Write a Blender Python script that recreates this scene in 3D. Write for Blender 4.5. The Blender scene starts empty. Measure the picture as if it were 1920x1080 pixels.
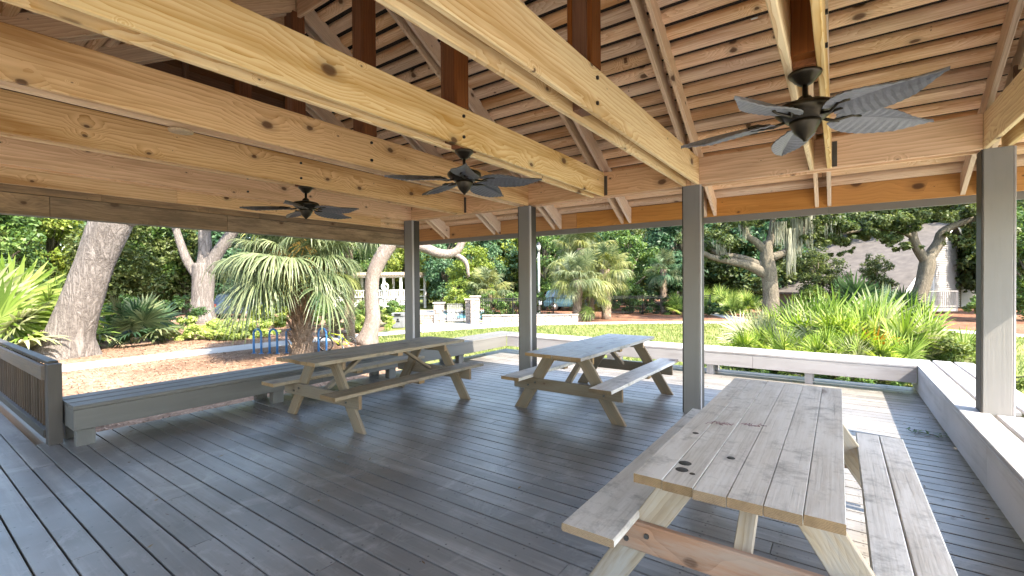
import bpy, bmesh, math, random
import numpy as np
from mathutils import Vector, Matrix

scene = bpy.context.scene
COL = scene.collection
R = math.radians
random.seed(7)

# ------------------------------------------------------------------ camera, sky, sun, exposure
cam_data = bpy.data.cameras.new('camera')
cam_data.sensor_width = 36.0
cam_data.lens = 16.107
cam_data.clip_start = 0.05
cam_data.clip_end = 600
cam = bpy.data.objects.new('camera', cam_data)
COL.objects.link(cam)
fw = Vector((-0.5801, 0.8144, -0.0114)).normalized()
rt = Vector((0.8142, 0.5802, -0.0075))
rt = (rt - fw * rt.dot(fw)).normalized()
up = rt.cross(fw)
cm = Matrix((rt, up, -fw)).transposed().to_4x4()
cm.translation = (0, 0, 1.56)
cam.matrix_world = cm
scene.camera = cam

SUN_DIR = Vector((1.0, -0.17, 1.08)).normalized()      # towards the sun
world = bpy.data.worlds.new('World')
scene.world = world
world.use_nodes = True
wn = world.node_tree
bg = wn.nodes['Background']
sky = wn.nodes.new('ShaderNodeTexSky')
sky.sky_type = 'NISHITA'
sky.sun_disc = False
sky.sun_elevation = math.asin(SUN_DIR.z)
sky.sun_rotation = math.atan2(SUN_DIR.x, SUN_DIR.y)
wn.links.new(sky.outputs[0], bg.inputs[0])
bg.inputs[1].default_value = 0.15
sl = bpy.data.lights.new('sun', 'SUN')
sl.energy = 2.9
sl.angle = R(0.6)
sl.color = (1.0, 0.95, 0.88)
so = bpy.data.objects.new('sun', sl)
COL.objects.link(so)
so.rotation_euler = SUN_DIR.to_track_quat('Z', 'Y').to_euler()

scene.view_settings.view_transform = 'Standard'
scene.view_settings.look = 'None'
scene.view_settings.exposure = 2.95
scene.view_settings.gamma = 1.0
scene.view_settings.use_white_balance = True
scene.view_settings.white_balance_temperature = 7350
scene.view_settings.white_balance_tint = 10
scene.cycles.max_bounces = 7
scene.cycles.diffuse_bounces = 4
scene.cycles.use_adaptive_sampling = True
scene.cycles.adaptive_threshold = 0.02
scene.cycles.transmission_bounces = 4
scene.cycles.transparent_max_bounces = 8
scene.cycles.use_denoising = True
scene.cycles.sample_clamp_indirect = 6

# ------------------------------------------------------------------ helpers: objects
WM = {}


def reg(o, parent, M):
    WM[o.name] = M
    if parent is not None:
        o.parent = parent
        o.matrix_basis = WM[parent.name].inverted() @ M
    else:
        o.matrix_basis = M
    COL.objects.link(o)
    return o


def thing(name, label, cat, loc=(0, 0, 0), group=None, rotz=0.0):
    o = bpy.data.objects.new(name, None)
    o.empty_display_size = 0.2
    o['label'] = label
    o['category'] = cat
    if group:
        o['group'] = group
    return reg(o, None, Matrix.Translation(loc) @ Matrix.Rotation(rotz, 4, 'Z'))


def tag(o, label, cat, group=None):
    o['label'] = label
    o['category'] = cat
    if group:
        o['group'] = group
    return o


def mesh_np(name, V, F, mats, fm=None, smooth=False):
    """V (n,3); F list of faces or (m,k) array"""
    me = bpy.data.meshes.new(name)
    V = np.asarray(V, dtype=np.float32)
    if isinstance(F, np.ndarray):
        m, k = F.shape
        me.vertices.add(len(V))
        me.vertices.foreach_set('co', V.ravel())
        me.loops.add(m * k)
        me.loops.foreach_set('vertex_index', F.astype(np.int32).ravel())
        me.polygons.add(m)
        me.polygons.foreach_set('loop_start', np.arange(0, m * k, k, dtype=np.int32))
        me.polygons.foreach_set('loop_total', np.full(m, k, dtype=np.int32))
        me.update(calc_edges=True)
    else:
        me.from_pydata([tuple(v) for v in V], [], [tuple(f) for f in F])
        me.update()
    for mt in (mats if isinstance(mats, (list, tuple)) else [mats]):
        me.materials.append(mt)
    if fm is not None:
        me.polygons.foreach_set('material_index', np.asarray(fm, dtype=np.int32))
    if smooth:
        me.polygons.foreach_set('use_smooth', np.ones(len(me.polygons), dtype=bool))
    return me


def put(name, me, parent=None, M=None, kind=None):
    o = bpy.data.objects.new(name, me)
    if kind:
        o['kind'] = kind
    if M is None:
        M = Matrix.Translation(WM[parent.name].translation) if parent else Matrix.Identity(4)
    return reg(o, parent, M)


BOX = {}


def beam_mesh(L, w, h, mat, ch=0.004, sag=None, endmat=None):
    """chamfered board, local X is its length (0..L), w along Y, h along Z"""
    key = (round(L, 3), round(w, 4), round(h, 4), mat.name, ch, sag, endmat.name if endmat else None)
    if key in BOX:
        return BOX[key]
    a, b = w / 2, h / 2
    if sag == 'round':      # rounded lower face (log slab sheathing)
        prof = [(-a, b), (-a, b * .1)]
        for i in range(1, 6):
            t = math.pi * i / 6
            prof.append((-a * math.cos(t), b * .1 - 1.5 * b * math.sin(t) ** .75))
        prof += [(a, b * .1), (a, b)]
    else:
        c = min(ch, a * .5, b * .5)
        prof = [(-a + c, -b), (a - c, -b), (a, -b + c), (a, b - c), (a - c, b), (-a + c, b), (-a, b - c), (-a, -b + c)]
    n = len(prof)
    V = [(0, y, z) for y, z in prof] + [(L, y, z) for y, z in prof]
    F = [(i, i + n, (i + 1) % n + n, (i + 1) % n) for i in range(n)]
    # make outward facing
    F += [tuple(range(n)), tuple(range(2 * n - 1, n - 1, -1))]
    me = mesh_np('board', V, F, [mat, endmat] if endmat else mat, ([0] * n + [1, 1]) if endmat else None)
    bm = bmesh.new()
    bm.from_mesh(me)
    bmesh.ops.recalc_face_normals(bm, faces=bm.faces[:])
    bm.to_mesh(me)
    bm.free()
    BOX[key] = me
    return me


def board(name, p0, p1, w, h, mat, parent=None, upv=(0, 0, 1), ch=0.004, sag=None, kind=None, endmat=None):
    p0, p1 = Vector(p0), Vector(p1)
    x = (p1 - p0)
    L = x.length
    x.normalize()
    u = Vector(upv)
    y = u.cross(x)
    if y.length < 1e-4:
        y = Vector((0, 1, 0)).cross(x)
    y.normalize()
    z = x.cross(y)
    M = Matrix((x, y, z)).transposed().to_4x4()
    M.translation = p0
    return put(name, beam_mesh(L, w, h, mat, ch, sag, endmat), parent, M, kind)


def tube_vf(pts, rad, n=10, cap=True, jitter=0.0, rng=None, base=0):
    pts = [Vector(p) for p in pts]
    V, F = [], []
    prev = None
    for i, p in enumerate(pts):
        if i == 0:
            d = pts[1] - pts[0]
        elif i == len(pts) - 1:
            d = pts[-1] - pts[-2]
        else:
            d = pts[i + 1] - pts[i - 1]
        d.normalize()
        if prev is None:
            a = d.cross(Vector((0.3, 0.9, 0.2)))
            if a.length < .1:
                a = d.cross(Vector((1, 0, 0)))
        else:
            a = prev - d * prev.dot(d)
        a.normalize()
        prev = a
        b = d.cross(a)
        r = rad[i] if hasattr(rad, '__len__') else rad
        for k in range(n):
            t = 2 * math.pi * k / n
            rr = r * (1 + (rng.uniform(-jitter, jitter) if rng else 0))
            V.append(p + a * (math.cos(t) * rr) + b * (math.sin(t) * rr))
    m = len(pts)
    for i in range(m - 1):
        for k in range(n):
            F.append((base + i * n + k, base + i * n + (k + 1) % n, base + (i + 1) * n + (k + 1) % n, base + (i + 1) * n + k))
    if cap:
        F.append(tuple(base + k for k in reversed(range(n))))
        F.append(tuple(base + (m - 1) * n + k for k in range(n)))
    return V, F


def tubes(name, specs, mat, parent=None, smooth=True, kind=None, n=10):
    """several tubes of ONE part; coordinates in world, stored relative to parent base"""
    off = WM[parent.name].translation if parent else Vector((0, 0, 0))
    V, F = [], []
    for s in specs:
        v, f = tube_vf(s[0], s[1], n=(s[2] if len(s) > 2 else n), base=len(V))
        V += [p - off for p in v]
        F += f
    me = mesh_np(name, V, F, mat, smooth=smooth)
    return put(name, me, parent, Matrix.Translation(off), kind)


def lathe(name, prof, mat, parent, center, n=24, tilt=None):
    V, F = [], []
    for r, z in prof:
        for k in range(n):
            t = 2 * math.pi * k / n
            V.append((r * math.cos(t), r * math.sin(t), z))
    for i in range(len(prof) - 1):
        for k in range(n):
            F.append((i * n + k, i * n + (k + 1) % n, (i + 1) * n + (k + 1) % n, (i + 1) * n + k))
    F.append(tuple(reversed(range(n))))
    F.append(tuple((len(prof) - 1) * n + k for k in range(n)))
    me = mesh_np(name, V, F, mat, smooth=True)
    M = Matrix.Translation(center)
    if tilt is not None:
        M = M @ tilt
    return put(name, me, parent, M)


def box(name, lo, hi, mat, parent=None, ch=0.004, kind=None):
    lo, hi = Vector(lo), Vector(hi)
    d = hi - lo
    # longest horizontal axis is the local length
    if d.x >= d.y and d.x >= d.z:
        return board(name, (lo.x, (lo.y + hi.y) / 2, (lo.z + hi.z) / 2), (hi.x, (lo.y + hi.y) / 2, (lo.z + hi.z) / 2), d.y, d.z, mat, parent, ch=ch, kind=kind)
    if d.y >= d.z:
        return board(name, ((lo.x + hi.x) / 2, lo.y, (lo.z + hi.z) / 2), ((lo.x + hi.x) / 2, hi.y, (lo.z + hi.z) / 2), d.x, d.z, mat, parent, ch=ch, kind=kind)
    return board(name, ((lo.x + hi.x) / 2, (lo.y + hi.y) / 2, lo.z), ((lo.x + hi.x) / 2, (lo.y + hi.y) / 2, hi.z), d.x, d.y, mat, parent, upv=(0, 1, 0), ch=ch, kind=kind)


def sheet(name, pts, z, mat, kind='structure'):
    me = mesh_np(name, [(x, y, z) for x, y in pts], [tuple(range(len(pts)))], mat)
    bm = bmesh.new()
    bm.from_mesh(me)
    bmesh.ops.triangulate(bm, faces=bm.faces[:])
    for f in bm.faces:
        if f.normal.z < 0:
            f.normal_flip()
    bm.to_mesh(me)
    bm.free()
    return put(name, me, None, Matrix.Identity(4), kind)


# ------------------------------------------------------------------ materials
def new_mat(name):
    m = bpy.data.materials.new(name)
    m.use_nodes = True
    nt = m.node_tree
    return m, nt, nt.nodes['Principled BSDF']


def N(nt, typ, **kw):
    n = nt.nodes.new('ShaderNode' + typ)
    for k, v in kw.items():
        setattr(n, k, v)
    return n


def ramp(nt, stops, interp='LINEAR'):
    r = nt.nodes.new('ShaderNodeValToRGB')
    r.color_ramp.interpolation = interp
    e = r.color_ramp.elements
    e[0].position, e[0].color = stops[0][0], (*stops[0][1], 1) if len(stops[0][1]) == 3 else stops[0][1]
    e[1].position, e[1].color = stops[-1][0], (*stops[-1][1], 1) if len(stops[-1][1]) == 3 else stops[-1][1]
    for p, c in stops[1:-1]:
        x = e.new(p)
        x.color = (*c, 1)
    return r


def mixc(nt, fac, a, b, typ='MIX'):
    m = nt.nodes.new('ShaderNodeMix')
    m.data_type = 'RGBA'
    m.blend_type = typ
    for s, v in ((m.inputs[0], fac), (m.inputs[6], a), (m.inputs[7], b)):
        if hasattr(v, 'is_output'):
            nt.links.new(v, s)
        elif isinstance(v, (int, float)):
            s.default_value = v
        else:
            s.default_value = (*v, 1)
    return m.outputs[2]


def math_n(nt, op, a, b=None, c=None):
    m = nt.nodes.new('ShaderNodeMath')
    m.operation = op
    for i, v in enumerate((a, b, c)):
        if v is None:
            continue
        if hasattr(v, 'is_output'):
            nt.links.new(v, m.inputs[i])
        else:
            m.inputs[i].default_value = v
    return m.outputs[0]


def local_coords(nt, scale=(1, 1, 1), rnd=37.0):
    tc = N(nt, 'TexCoord')
    oi = N(nt, 'ObjectInfo')
    mul = math_n(nt, 'MULTIPLY', oi.outputs['Random'], rnd)
    comb = N(nt, 'CombineXYZ')
    for i in range(3):
        nt.links.new(mul, comb.inputs[i])
    add = N(nt, 'VectorMath', operation='ADD')
    nt.links.new(tc.outputs['Object'], add.inputs[0])
    nt.links.new(comb.outputs[0], add.inputs[1])
    mp = N(nt, 'Mapping')
    mp.inputs['Scale'].default_value = scale
    nt.links.new(add.outputs[0], mp.inputs[0])
    return mp.outputs[0], oi.outputs['Random'], add.outputs[0]


def noise(nt, vec, scale=1.0, detail=3.0, rough=.55, dist=0.0):
    n = N(nt, 'TexNoise')
    n.inputs['Scale'].default_value = scale
    n.inputs['Detail'].default_value = detail
    n.inputs['Roughness'].default_value = rough
    n.inputs['Distortion'].default_value = dist
    if vec is not None:
        nt.links.new(vec, n.inputs['Vector'])
    return n.outputs['Fac']


def wood(name, light, dark, ring=7.0, knots=True, knotcol=(.085, .035, .016), rough=.6, var=.25, weather=None, stain=None, ringamt=.6, bump=.25, kscale=1.25, heart=.55, wamt=.75):
    """light/dark growth-ring colours; local X is the grain direction; grain bends round the knots"""
    m, nt, b = new_mat(name)
    _, rnd, raw = local_coords(nt)
    sep = N(nt, 'SeparateXYZ')
    nt.links.new(raw, sep.inputs[0])
    x = sep.outputs[0]
    yz = math_n(nt, 'ADD', sep.outputs[1], sep.outputs[2])
    kn = None
    if knots:
        kv = N(nt, 'CombineXYZ')
        wob = noise(nt, raw, 11, 2)
        nt.links.new(math_n(nt, 'MULTIPLY', x, 1.5), kv.inputs[0])
        nt.links.new(math_n(nt, 'MULTIPLY_ADD', yz, 2.3, math_n(nt, 'MULTIPLY', wob, .05)), kv.inputs[1])
        vo = N(nt, 'TexVoronoi', feature='F1', voronoi_dimensions='2D')
        vo.inputs['Scale'].default_value = kscale
        nt.links.new(kv.outputs[0], vo.inputs['Vector'])
        sc = N(nt, 'SeparateColor')
        nt.links.new(vo.outputs['Color'], sc.inputs[0])
        size = math_n(nt, 'MULTIPLY_ADD', math_n(nt, 'POWER', sc.outputs[0], 3.0), 1.5, .12)
        kd = math_n(nt, 'DIVIDE', vo.outputs['Distance'], size)
        bend = ramp(nt, [(.0, (1, 1, 1)), (.5, (0, 0, 0))])
        nt.links.new(kd, bend.inputs[0])
        kr = ramp(nt, [(.045, (1, 1, 1)), (.062, (.75, .75, .75)), (.075, (.3, .3, .3)), (.17, (0, 0, 0))])
        nt.links.new(kd, kr.inputs[0])
        kn = kr.outputs[0]
    gx = N(nt, 'CombineXYZ')
    nt.links.new(math_n(nt, 'MULTIPLY', x, .13), gx.inputs[0])
    y2 = sep.outputs[1]
    z2 = sep.outputs[2]
    if knots:
        y2 = math_n(nt, 'MULTIPLY_ADD', bend.outputs[0], .06, y2)
        z2 = math_n(nt, 'MULTIPLY_ADD', bend.outputs[0], .06, z2)
    nt.links.new(y2, gx.inputs[1])
    nt.links.new(z2, gx.inputs[2])
    v = gx.outputs[0]
    warp = noise(nt, v, 2.2, 2, .5)
    wv = N(nt, 'TexWave', wave_type='RINGS', rings_direction='X', wave_profile='SAW')
    wv.inputs['Scale'].default_value = ring * 2.4
    wv.inputs['Distortion'].default_value = 6.0
    wv.inputs['Detail'].default_value = 2.0
    wv.inputs['Detail Scale'].default_value = 1.4
    nt.links.new(v, wv.inputs['Vector'])
    v2, _, _ = local_coords(nt, (1.2, 75, 75))
    streak = noise(nt, v2, 1.0, 3, .62)
    v3, _, _ = local_coords(nt, (.45, 5, 5))
    blot = noise(nt, v3, 1.0, 3, .62, .4)
    g = math_n(nt, 'MULTIPLY_ADD', wv.outputs['Fac'], ringamt * .8, math_n(nt, 'MULTIPLY', streak, .62))
    g = math_n(nt, 'MULTIPLY_ADD', warp, .2, g)
    rp = ramp(nt, [(.22, tuple(c * .8 for c in dark)), (.5, tuple((a * .4 + c * .6) for a, c in zip(dark, light))), (.92, light)])
    nt.links.new(g, rp.inputs[0])
    col = rp.outputs[0]
    # heartwood bands
    hr = ramp(nt, [(.48, (0, 0, 0)), (.66, (1, 1, 1))])
    nt.links.new(blot, hr.inputs[0])
    col = mixc(nt, math_n(nt, 'MULTIPLY', hr.outputs[0], heart), col, tuple(c * .78 for c in dark))
    hs = N(nt, 'HueSaturation')
    nt.links.new(col, hs.inputs['Color'])
    nt.links.new(math_n(nt, 'MULTIPLY_ADD', rnd, var * 2, 1 - var), hs.inputs['Value'])
    r2 = math_n(nt, 'FRACT', math_n(nt, 'MULTIPLY', rnd, 17.3))
    nt.links.new(math_n(nt, 'MULTIPLY_ADD', r2, .3, .85), hs.inputs['Saturation'])
    col = hs.outputs[0]
    if kn is not None:
        col = mixc(nt, math_n(nt, 'MULTIPLY', kn, .9), col, knotcol)
    if weather:
        vw, _, _ = local_coords(nt, (1.6, 9, 9))
        w = noise(nt, vw, 1.0, 5, .7)
        wr = ramp(nt, [(.40, (0, 0, 0)), (.60, (1, 1, 1))])
        nt.links.new(w, wr.inputs[0])
        col = mixc(nt, math_n(nt, 'MULTIPLY', wr.outputs[0], wamt), col, weather)
    if stain:
        geo = N(nt, 'NewGeometry')
        s1 = noise(nt, geo.outputs['Position'], 4.2, 5, .7, .3)
        s2 = noise(nt, geo.outputs['Position'], 22, 4, .7)
        sr = ramp(nt, [(.56, (0, 0, 0)), (.72, (1, 1, 1))])
        nt.links.new(math_n(nt, 'MULTIPLY_ADD', s2, .35, math_n(nt, 'MULTIPLY', s1, .75)), sr.inputs[0])
        col = mixc(nt, math_n(nt, 'MULTIPLY', sr.outputs[0], .85), col, stain)
        # fine dark checks along the grain
        cr = ramp(nt, [(.27, (1, 1, 1)), (.36, (0, 0, 0))])
        nt.links.new(streak, cr.inputs[0])
        col = mixc(nt, math_n(nt, 'MULTIPLY', cr.outputs[0], .6), col, stain)
    nt.links.new(col, b.inputs['Base Color'])
    b.inputs['Roughness'].default_value = rough
    b.inputs['Specular IOR Level'].default_value = .3
    if bump > .3:
        bp = N(nt, 'Bump')
        bp.inputs['Strength'].default_value = bump
        bp.inputs['Distance'].default_value = .004
        nt.links.new(streak, bp.inputs['Height'])
        nt.links.new(bp.outputs[0], b.inputs['Normal'])
    return m


def paint(name, base, worn, rough=.5, wear=.35, dirt=(.06, .055, .05), dirtamt=.35, var=.12, spec=.4, spots=False, screws=False):
    m, nt, b = new_mat(name)
    v, rnd, raw = local_coords(nt, (.7, 9, 9))
    w = noise(nt, v, 1.0, 5, .65)
    wr = ramp(nt, [(.5, (0, 0, 0)), (.72, (1, 1, 1))])
    nt.links.new(w, wr.inputs[0])
    col = mixc(nt, math_n(nt, 'MULTIPLY', wr.outputs[0], wear), base, worn)
    tc = N(nt, 'TexCoord')
    geo = N(nt, 'NewGeometry')
    big = noise(nt, geo.outputs['Position'], .9, 4, .6)
    br = ramp(nt, [(.45, (0, 0, 0)), (.75, (1, 1, 1))])
    nt.links.new(big, br.inputs[0])
    col = mixc(nt, math_n(nt, 'MULTIPLY', br.outputs[0], dirtamt), col, dirt)
    if spots:
        vo = N(nt, 'TexVoronoi', feature='F1')
        vo.inputs['Scale'].default_value = 6.0
        nt.links.new(geo.outputs['Position'], vo.inputs['Vector'])
        sr = ramp(nt, [(.05, (1, 1, 1)), (.11, (0, 0, 0))])
        s2 = noise(nt, geo.outputs['Position'], 25, 2)
        nt.links.new(math_n(nt, 'MULTIPLY_ADD', s2, .12, vo.outputs['Distance']), sr.inputs[0])
        col = mixc(nt, math_n(nt, 'MULTIPLY', sr.outputs[0], .7), col, (.03, .028, .026))
    if screws:
        # pale scuffs, dark drips and two screw heads at every joist
        sc1 = noise(nt, geo.outputs['Position'], 2.6, 6, .75, .8)
        r1 = ramp(nt, [(.53, (0, 0, 0)), (.68, (1, 1, 1))])
        nt.links.new(sc1, r1.inputs[0])
        col = mixc(nt, math_n(nt, 'MULTIPLY', r1.outputs[0], .6), col, worn)
        sc2 = noise(nt, geo.outputs['Position'], 17, 5, .75)
        r2 = ramp(nt, [(.60, (0, 0, 0)), (.70, (1, 1, 1))])
        nt.links.new(sc2, r2.inputs[0])
        col = mixc(nt, math_n(nt, 'MULTIPLY', r2.outputs[0], .55), col, (.055, .053, .05))
        sx = N(nt, 'SeparateXYZ')
        nt.links.new(geo.outputs['Position'], sx.inputs[0])
        lx = N(nt, 'SeparateXYZ')
        nt.links.new(tc.outputs['Object'], lx.inputs[0])
        fx = math_n(nt, 'ABSOLUTE', math_n(nt, 'MULTIPLY_ADD', math_n(nt, 'FRACT', math_n(nt, 'MULTIPLY_ADD', sx.outputs[0], 1 / .406, 50.2)), .406, -.203))
        fy = math_n(nt, 'ABSOLUTE', math_n(nt, 'ADD', math_n(nt, 'ABSOLUTE', lx.outputs[1]), -.042))
        dd = math_n(nt, 'SQRT', math_n(nt, 'ADD', math_n(nt, 'POWER', fx, 2.0), math_n(nt, 'POWER', fy, 2.0)))
        hd = math_n(nt, 'LESS_THAN', dd, .0062)
        col = mixc(nt, math_n(nt, 'MULTIPLY', hd, .85), col, (.03, .028, .026))
    hs = N(nt, 'HueSaturation')
    nt.links.new(col, hs.inputs['Color'])
    nt.links.new(math_n(nt, 'MULTIPLY_ADD', rnd, var * 2, 1 - var), hs.inputs['Value'])
    nt.links.new(hs.outputs[0], b.inputs['Base Color'])
    rr = math_n(nt, 'MULTIPLY_ADD', big, .35, rough - .17)
    nt.links.new(rr, b.inputs['Roughness'])
    b.inputs['Specular IOR Level'].default_value = spec
    v2, _, _ = local_coords(nt, (1.5, 60, 60))
    st = noise(nt, v2, 1.0, 2, .6)
    bp = N(nt, 'Bump')
    bp.inputs['Strength'].default_value = .3
    bp.inputs['Distance'].default_value = .003
    nt.links.new(st, bp.inputs['Height'])
    nt.links.new(bp.outputs[0], b.inputs['Normal'])
    return m


def simple(name, col, rough=.5, metal=0.0, spec=.5, vary=None, scale=8.0, bump=0):
    m, nt, b = new_mat(name)
    geo = N(nt, 'NewGeometry')
    nz = noise(nt, geo.outputs['Position'], scale, 4, .6)
    vary = vary or tuple(c * .7 for c in col)
    rp = ramp(nt, [(.3, vary), (.7, col)])
    nt.links.new(nz, rp.inputs[0])
    nt.links.new(rp.outputs[0], b.inputs['Base Color'])
    b.inputs['Roughness'].default_value = rough
    b.inputs['Metallic'].default_value = metal
    b.inputs['Specular IOR Level'].default_value = spec
    if bump:
        bp = N(nt, 'Bump')
        bp.inputs['Strength'].default_value = bump
        bp.inputs['Distance'].default_value = .02
        nt.links.new(nz, bp.inputs['Height'])
        nt.links.new(bp.outputs[0], b.inputs['Normal'])
    return m


def leafmat(name, stops, trans=.35, rough=.5):
    """leaf colour varies per leaf (island); some light passes through"""
    m = bpy.data.materials.new(name)
    m.use_nodes = True
    nt = m.node_tree
    nt.nodes.remove(nt.nodes['Principled BSDF'])
    out = nt.nodes['Material Output']
    geo = N(nt, 'NewGeometry')
    oi = N(nt, 'ObjectInfo')
    nz = noise(nt, geo.outputs['Position'], .55, 1, .6)
    f = math_n(nt, 'MULTIPLY_ADD', geo.outputs['Random Per Island'], .55, math_n(nt, 'MULTIPLY', nz, .55))
    f = math_n(nt, 'ADD', f, math_n(nt, 'MULTIPLY_ADD', oi.outputs['Random'], .2, -.1))
    rp = ramp(nt, stops)
    nt.links.new(f, rp.inputs[0])
    d = N(nt, 'BsdfPrincipled')
    d.inputs['Roughness'].default_value = rough
    d.inputs['Specular IOR Level'].default_value = .35
    t = N(nt, 'BsdfTranslucent')
    nt.links.new(rp.outputs[0], d.inputs['Base Color'])
    hs = N(nt, 'HueSaturation')
    hs.inputs['Hue'].default_value = .485
    hs.inputs['Saturation'].default_value = 1.15
    hs.inputs['Value'].default_value = 1.5
    nt.links.new(rp.outputs[0], hs.inputs['Color'])
    nt.links.new(hs.outputs[0], t.inputs['Color'])
    mx = N(nt, 'MixShader')
    mx.inputs[0].default_value = trans
    nt.links.new(d.outputs[0], mx.inputs[1])
    nt.links.new(t.outputs[0], mx.inputs[2])
    nt.links.new(mx.outputs[0], out.inputs['Surface'])
    return m


def bark(name, light, dark, scale=3.0, stretch=.25, bump=.9):
    """furrowed bark: ridged noise stretched along the trunk, with flecks"""
    m, nt, b = new_mat(name)
    tc = N(nt, 'TexCoord')
    mp = N(nt, 'Mapping')
    mp.inputs['Scale'].default_value = (1, 1, stretch)
    nt.links.new(tc.outputs['Object'], mp.inputs[0])
    n1 = noise(nt, mp.outputs[0], scale * 4, 6, .68, .6)
    ridge = math_n(nt, 'ABSOLUTE', math_n(nt, 'MULTIPLY_ADD', n1, 2.0, -1.0))
    n2 = noise(nt, tc.outputs['Object'], scale * 9, 4, .7)
    big = noise(nt, tc.outputs['Object'], 1.1, 3, .6)
    h = math_n(nt, 'MULTIPLY_ADD', ridge, 1.3, math_n(nt, 'MULTIPLY', n2, .55))
    rp = ramp(nt, [(.22, dark), (.42, tuple((a + c) / 2 for a, c in zip(light, dark))), (.75, light)])
    nt.links.new(h, rp.inputs[0])
    col = mixc(nt, math_n(nt, 'MULTIPLY', big, .55), rp.outputs[0], tuple(c * .6 for c in light))
    nt.links.new(col, b.inputs['Base Color'])
    b.inputs['Roughness'].default_value = .85
    b.inputs['Specular IOR Level'].default_value = .2
    bp = N(nt, 'Bump')
    bp.inputs['Strength'].default_value = bump
    bp.inputs['Distance'].default_value = .05
    nt.links.new(h, bp.inputs['Height'])
    nt.links.new(bp.outputs[0], b.inputs['Normal'])
    return m


def ground_mat(name, stops, scale=3.0, fine=40.0, bump=.6):
    m, nt, b = new_mat(name)
    geo = N(nt, 'NewGeometry')
    n1 = noise(nt, geo.outputs['Position'], scale * .12, 4, .6)
    n2 = noise(nt, geo.outputs['Position'], scale, 4, .6)
    n3 = noise(nt, geo.outputs['Position'], fine, 3, .7)
    f = math_n(nt, 'MULTIPLY_ADD', n1, .4, math_n(nt, 'MULTIPLY_ADD', n2, .3, math_n(nt, 'MULTIPLY', n3, .35)))
    rp = ramp(nt, stops)
    nt.links.new(f, rp.inputs[0])
    nt.links.new(rp.outputs[0], b.inputs['Base Color'])
    b.inputs['Roughness'].default_value = .9
    b.inputs['Specular IOR Level'].default_value = .15
    bp = N(nt, 'Bump')
    bp.inputs['Strength'].default_value = bump
    bp.inputs['Distance'].default_value = .03
    nt.links.new(n3, bp.inputs['Height'])
    nt.links.new(bp.outputs[0], b.inputs['Normal'])
    return m


PINE = wood('pine_beam', (.88, .69, .41), (.58, .29, .075), ring=6, rough=.55, var=.06, heart=.6, kscale=1.15, ringamt=.85)
PINE_T = wood('tan_pine_beam', (.82, .57, .335), (.48, .235, .085), ring=6, rough=.6, var=.10, heart=.7, kscale=1.6, ringamt=.85)
RAFTER = wood('pale_rafter', (.87, .70, .53), (.58, .36, .205), ring=8, rough=.65, var=.10, heart=.4)
SHEATH = wood('pale_pine_sheathing', (.88, .65, .45), (.53, .25, .10), ring=9, rough=.65, var=.18, heart=.65, kscale=1.5, ringamt=.65)
GIRDER = wood('brown_pine_girder', (.77, .51, .32), (.48, .245, .11), ring=5, rough=.6, var=.12, ringamt=.75, kscale=1.4)
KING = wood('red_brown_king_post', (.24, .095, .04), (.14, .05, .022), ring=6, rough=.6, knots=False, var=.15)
FASCIA = wood('orange_fascia', (.62, .30, .085), (.47, .19, .045), ring=4, rough=.55, var=.10)
OLDFASC = wood('weathered_fascia', (.44, .30, .18), (.26, .165, .09), ring=5, rough=.7, var=.25, weather=(.16, .115, .075))
GABLEW = wood('gable_siding', (.17, .085, .045), (.09, .045, .022), ring=5, rough=.7, var=.2)
TABLE_A = wood('grey_table_wood', (.58, .55, .51), (.44, .41, .375), ring=11, knots=True, kscale=.5, rough=.65, var=.07, weather=(.66, .645, .625), stain=(.26, .25, .24), ringamt=.35, bump=.4, heart=.2)
TABLE_B = wood('brown_table_wood', (.29, .235, .165), (.17, .13, .085), ring=9, kscale=.8, rough=.7, var=.14, weather=(.25, .22, .175), stain=(.12, .105, .08), bump=.4, ringamt=.45)
TABLE_C = wood('blue_grey_table_wood', (.34, .335, .33), (.21, .20, .19), ring=11, kscale=.8, rough=.45, var=.10, weather=(.38, .38, .385), stain=(.12, .12, .115), ringamt=.4, bump=.4)
LEGWOOD = wood('tan_leg_wood', (.48, .39, .285), (.29, .21, .135), ring=7, rough=.65, var=.12, ringamt=.75, weather=(.40, .37, .335), wamt=.75, bump=.5)
ENDGR = wood('brown_end_grain', (.30, .20, .11), (.16, .10, .055), ring=20, knots=False, rough=.8, var=.3)
REDWOOD = wood('reddish_crossbar', (.37, .225, .155), (.22, .12, .08), ring=3, rough=.65, var=.06, weather=(.36, .30, .25), wamt=.6)
BROWNLEG = wood('brown_leg_wood', (.27, .20, .13), (.15, .105, .065), ring=8, rough=.7, var=.25, weather=(.19, .16, .12), bump=.2)
DECK = paint('grey_deck_paint', (.155, .147, .14), (.30, .287, .275), rough=.35, wear=.7, dirt=(.085, .081, .076), dirtamt=.75, var=.17, spec=.48, screws=True)
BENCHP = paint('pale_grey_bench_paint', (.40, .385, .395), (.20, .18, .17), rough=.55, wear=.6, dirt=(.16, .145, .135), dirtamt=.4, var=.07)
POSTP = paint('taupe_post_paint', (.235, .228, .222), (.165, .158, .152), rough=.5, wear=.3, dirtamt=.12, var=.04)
BENCHL = paint('shaded_grey_bench_paint', (.105, .104, .098), (.16, .158, .148), rough=.55, wear=.4, dirtamt=.25, var=.05)  # darker copy of the bench paint, left-side shade put into the colour
TRIM = paint('grey_trim_paint', (.22, .21, .20), (.17, .16, .15), rough=.5, wear=.3, dirtamt=.1)
RAILW = wood('weathered_rail', (.19, .14, .10), (.11, .08, .055), ring=6, rough=.7, var=.12, weather=(.12, .105, .095), bump=.2)
BALW = wood('dark_baluster', (.075, .053, .038), (.04, .028, .02), ring=6, rough=.7, var=.25, knots=False)
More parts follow.
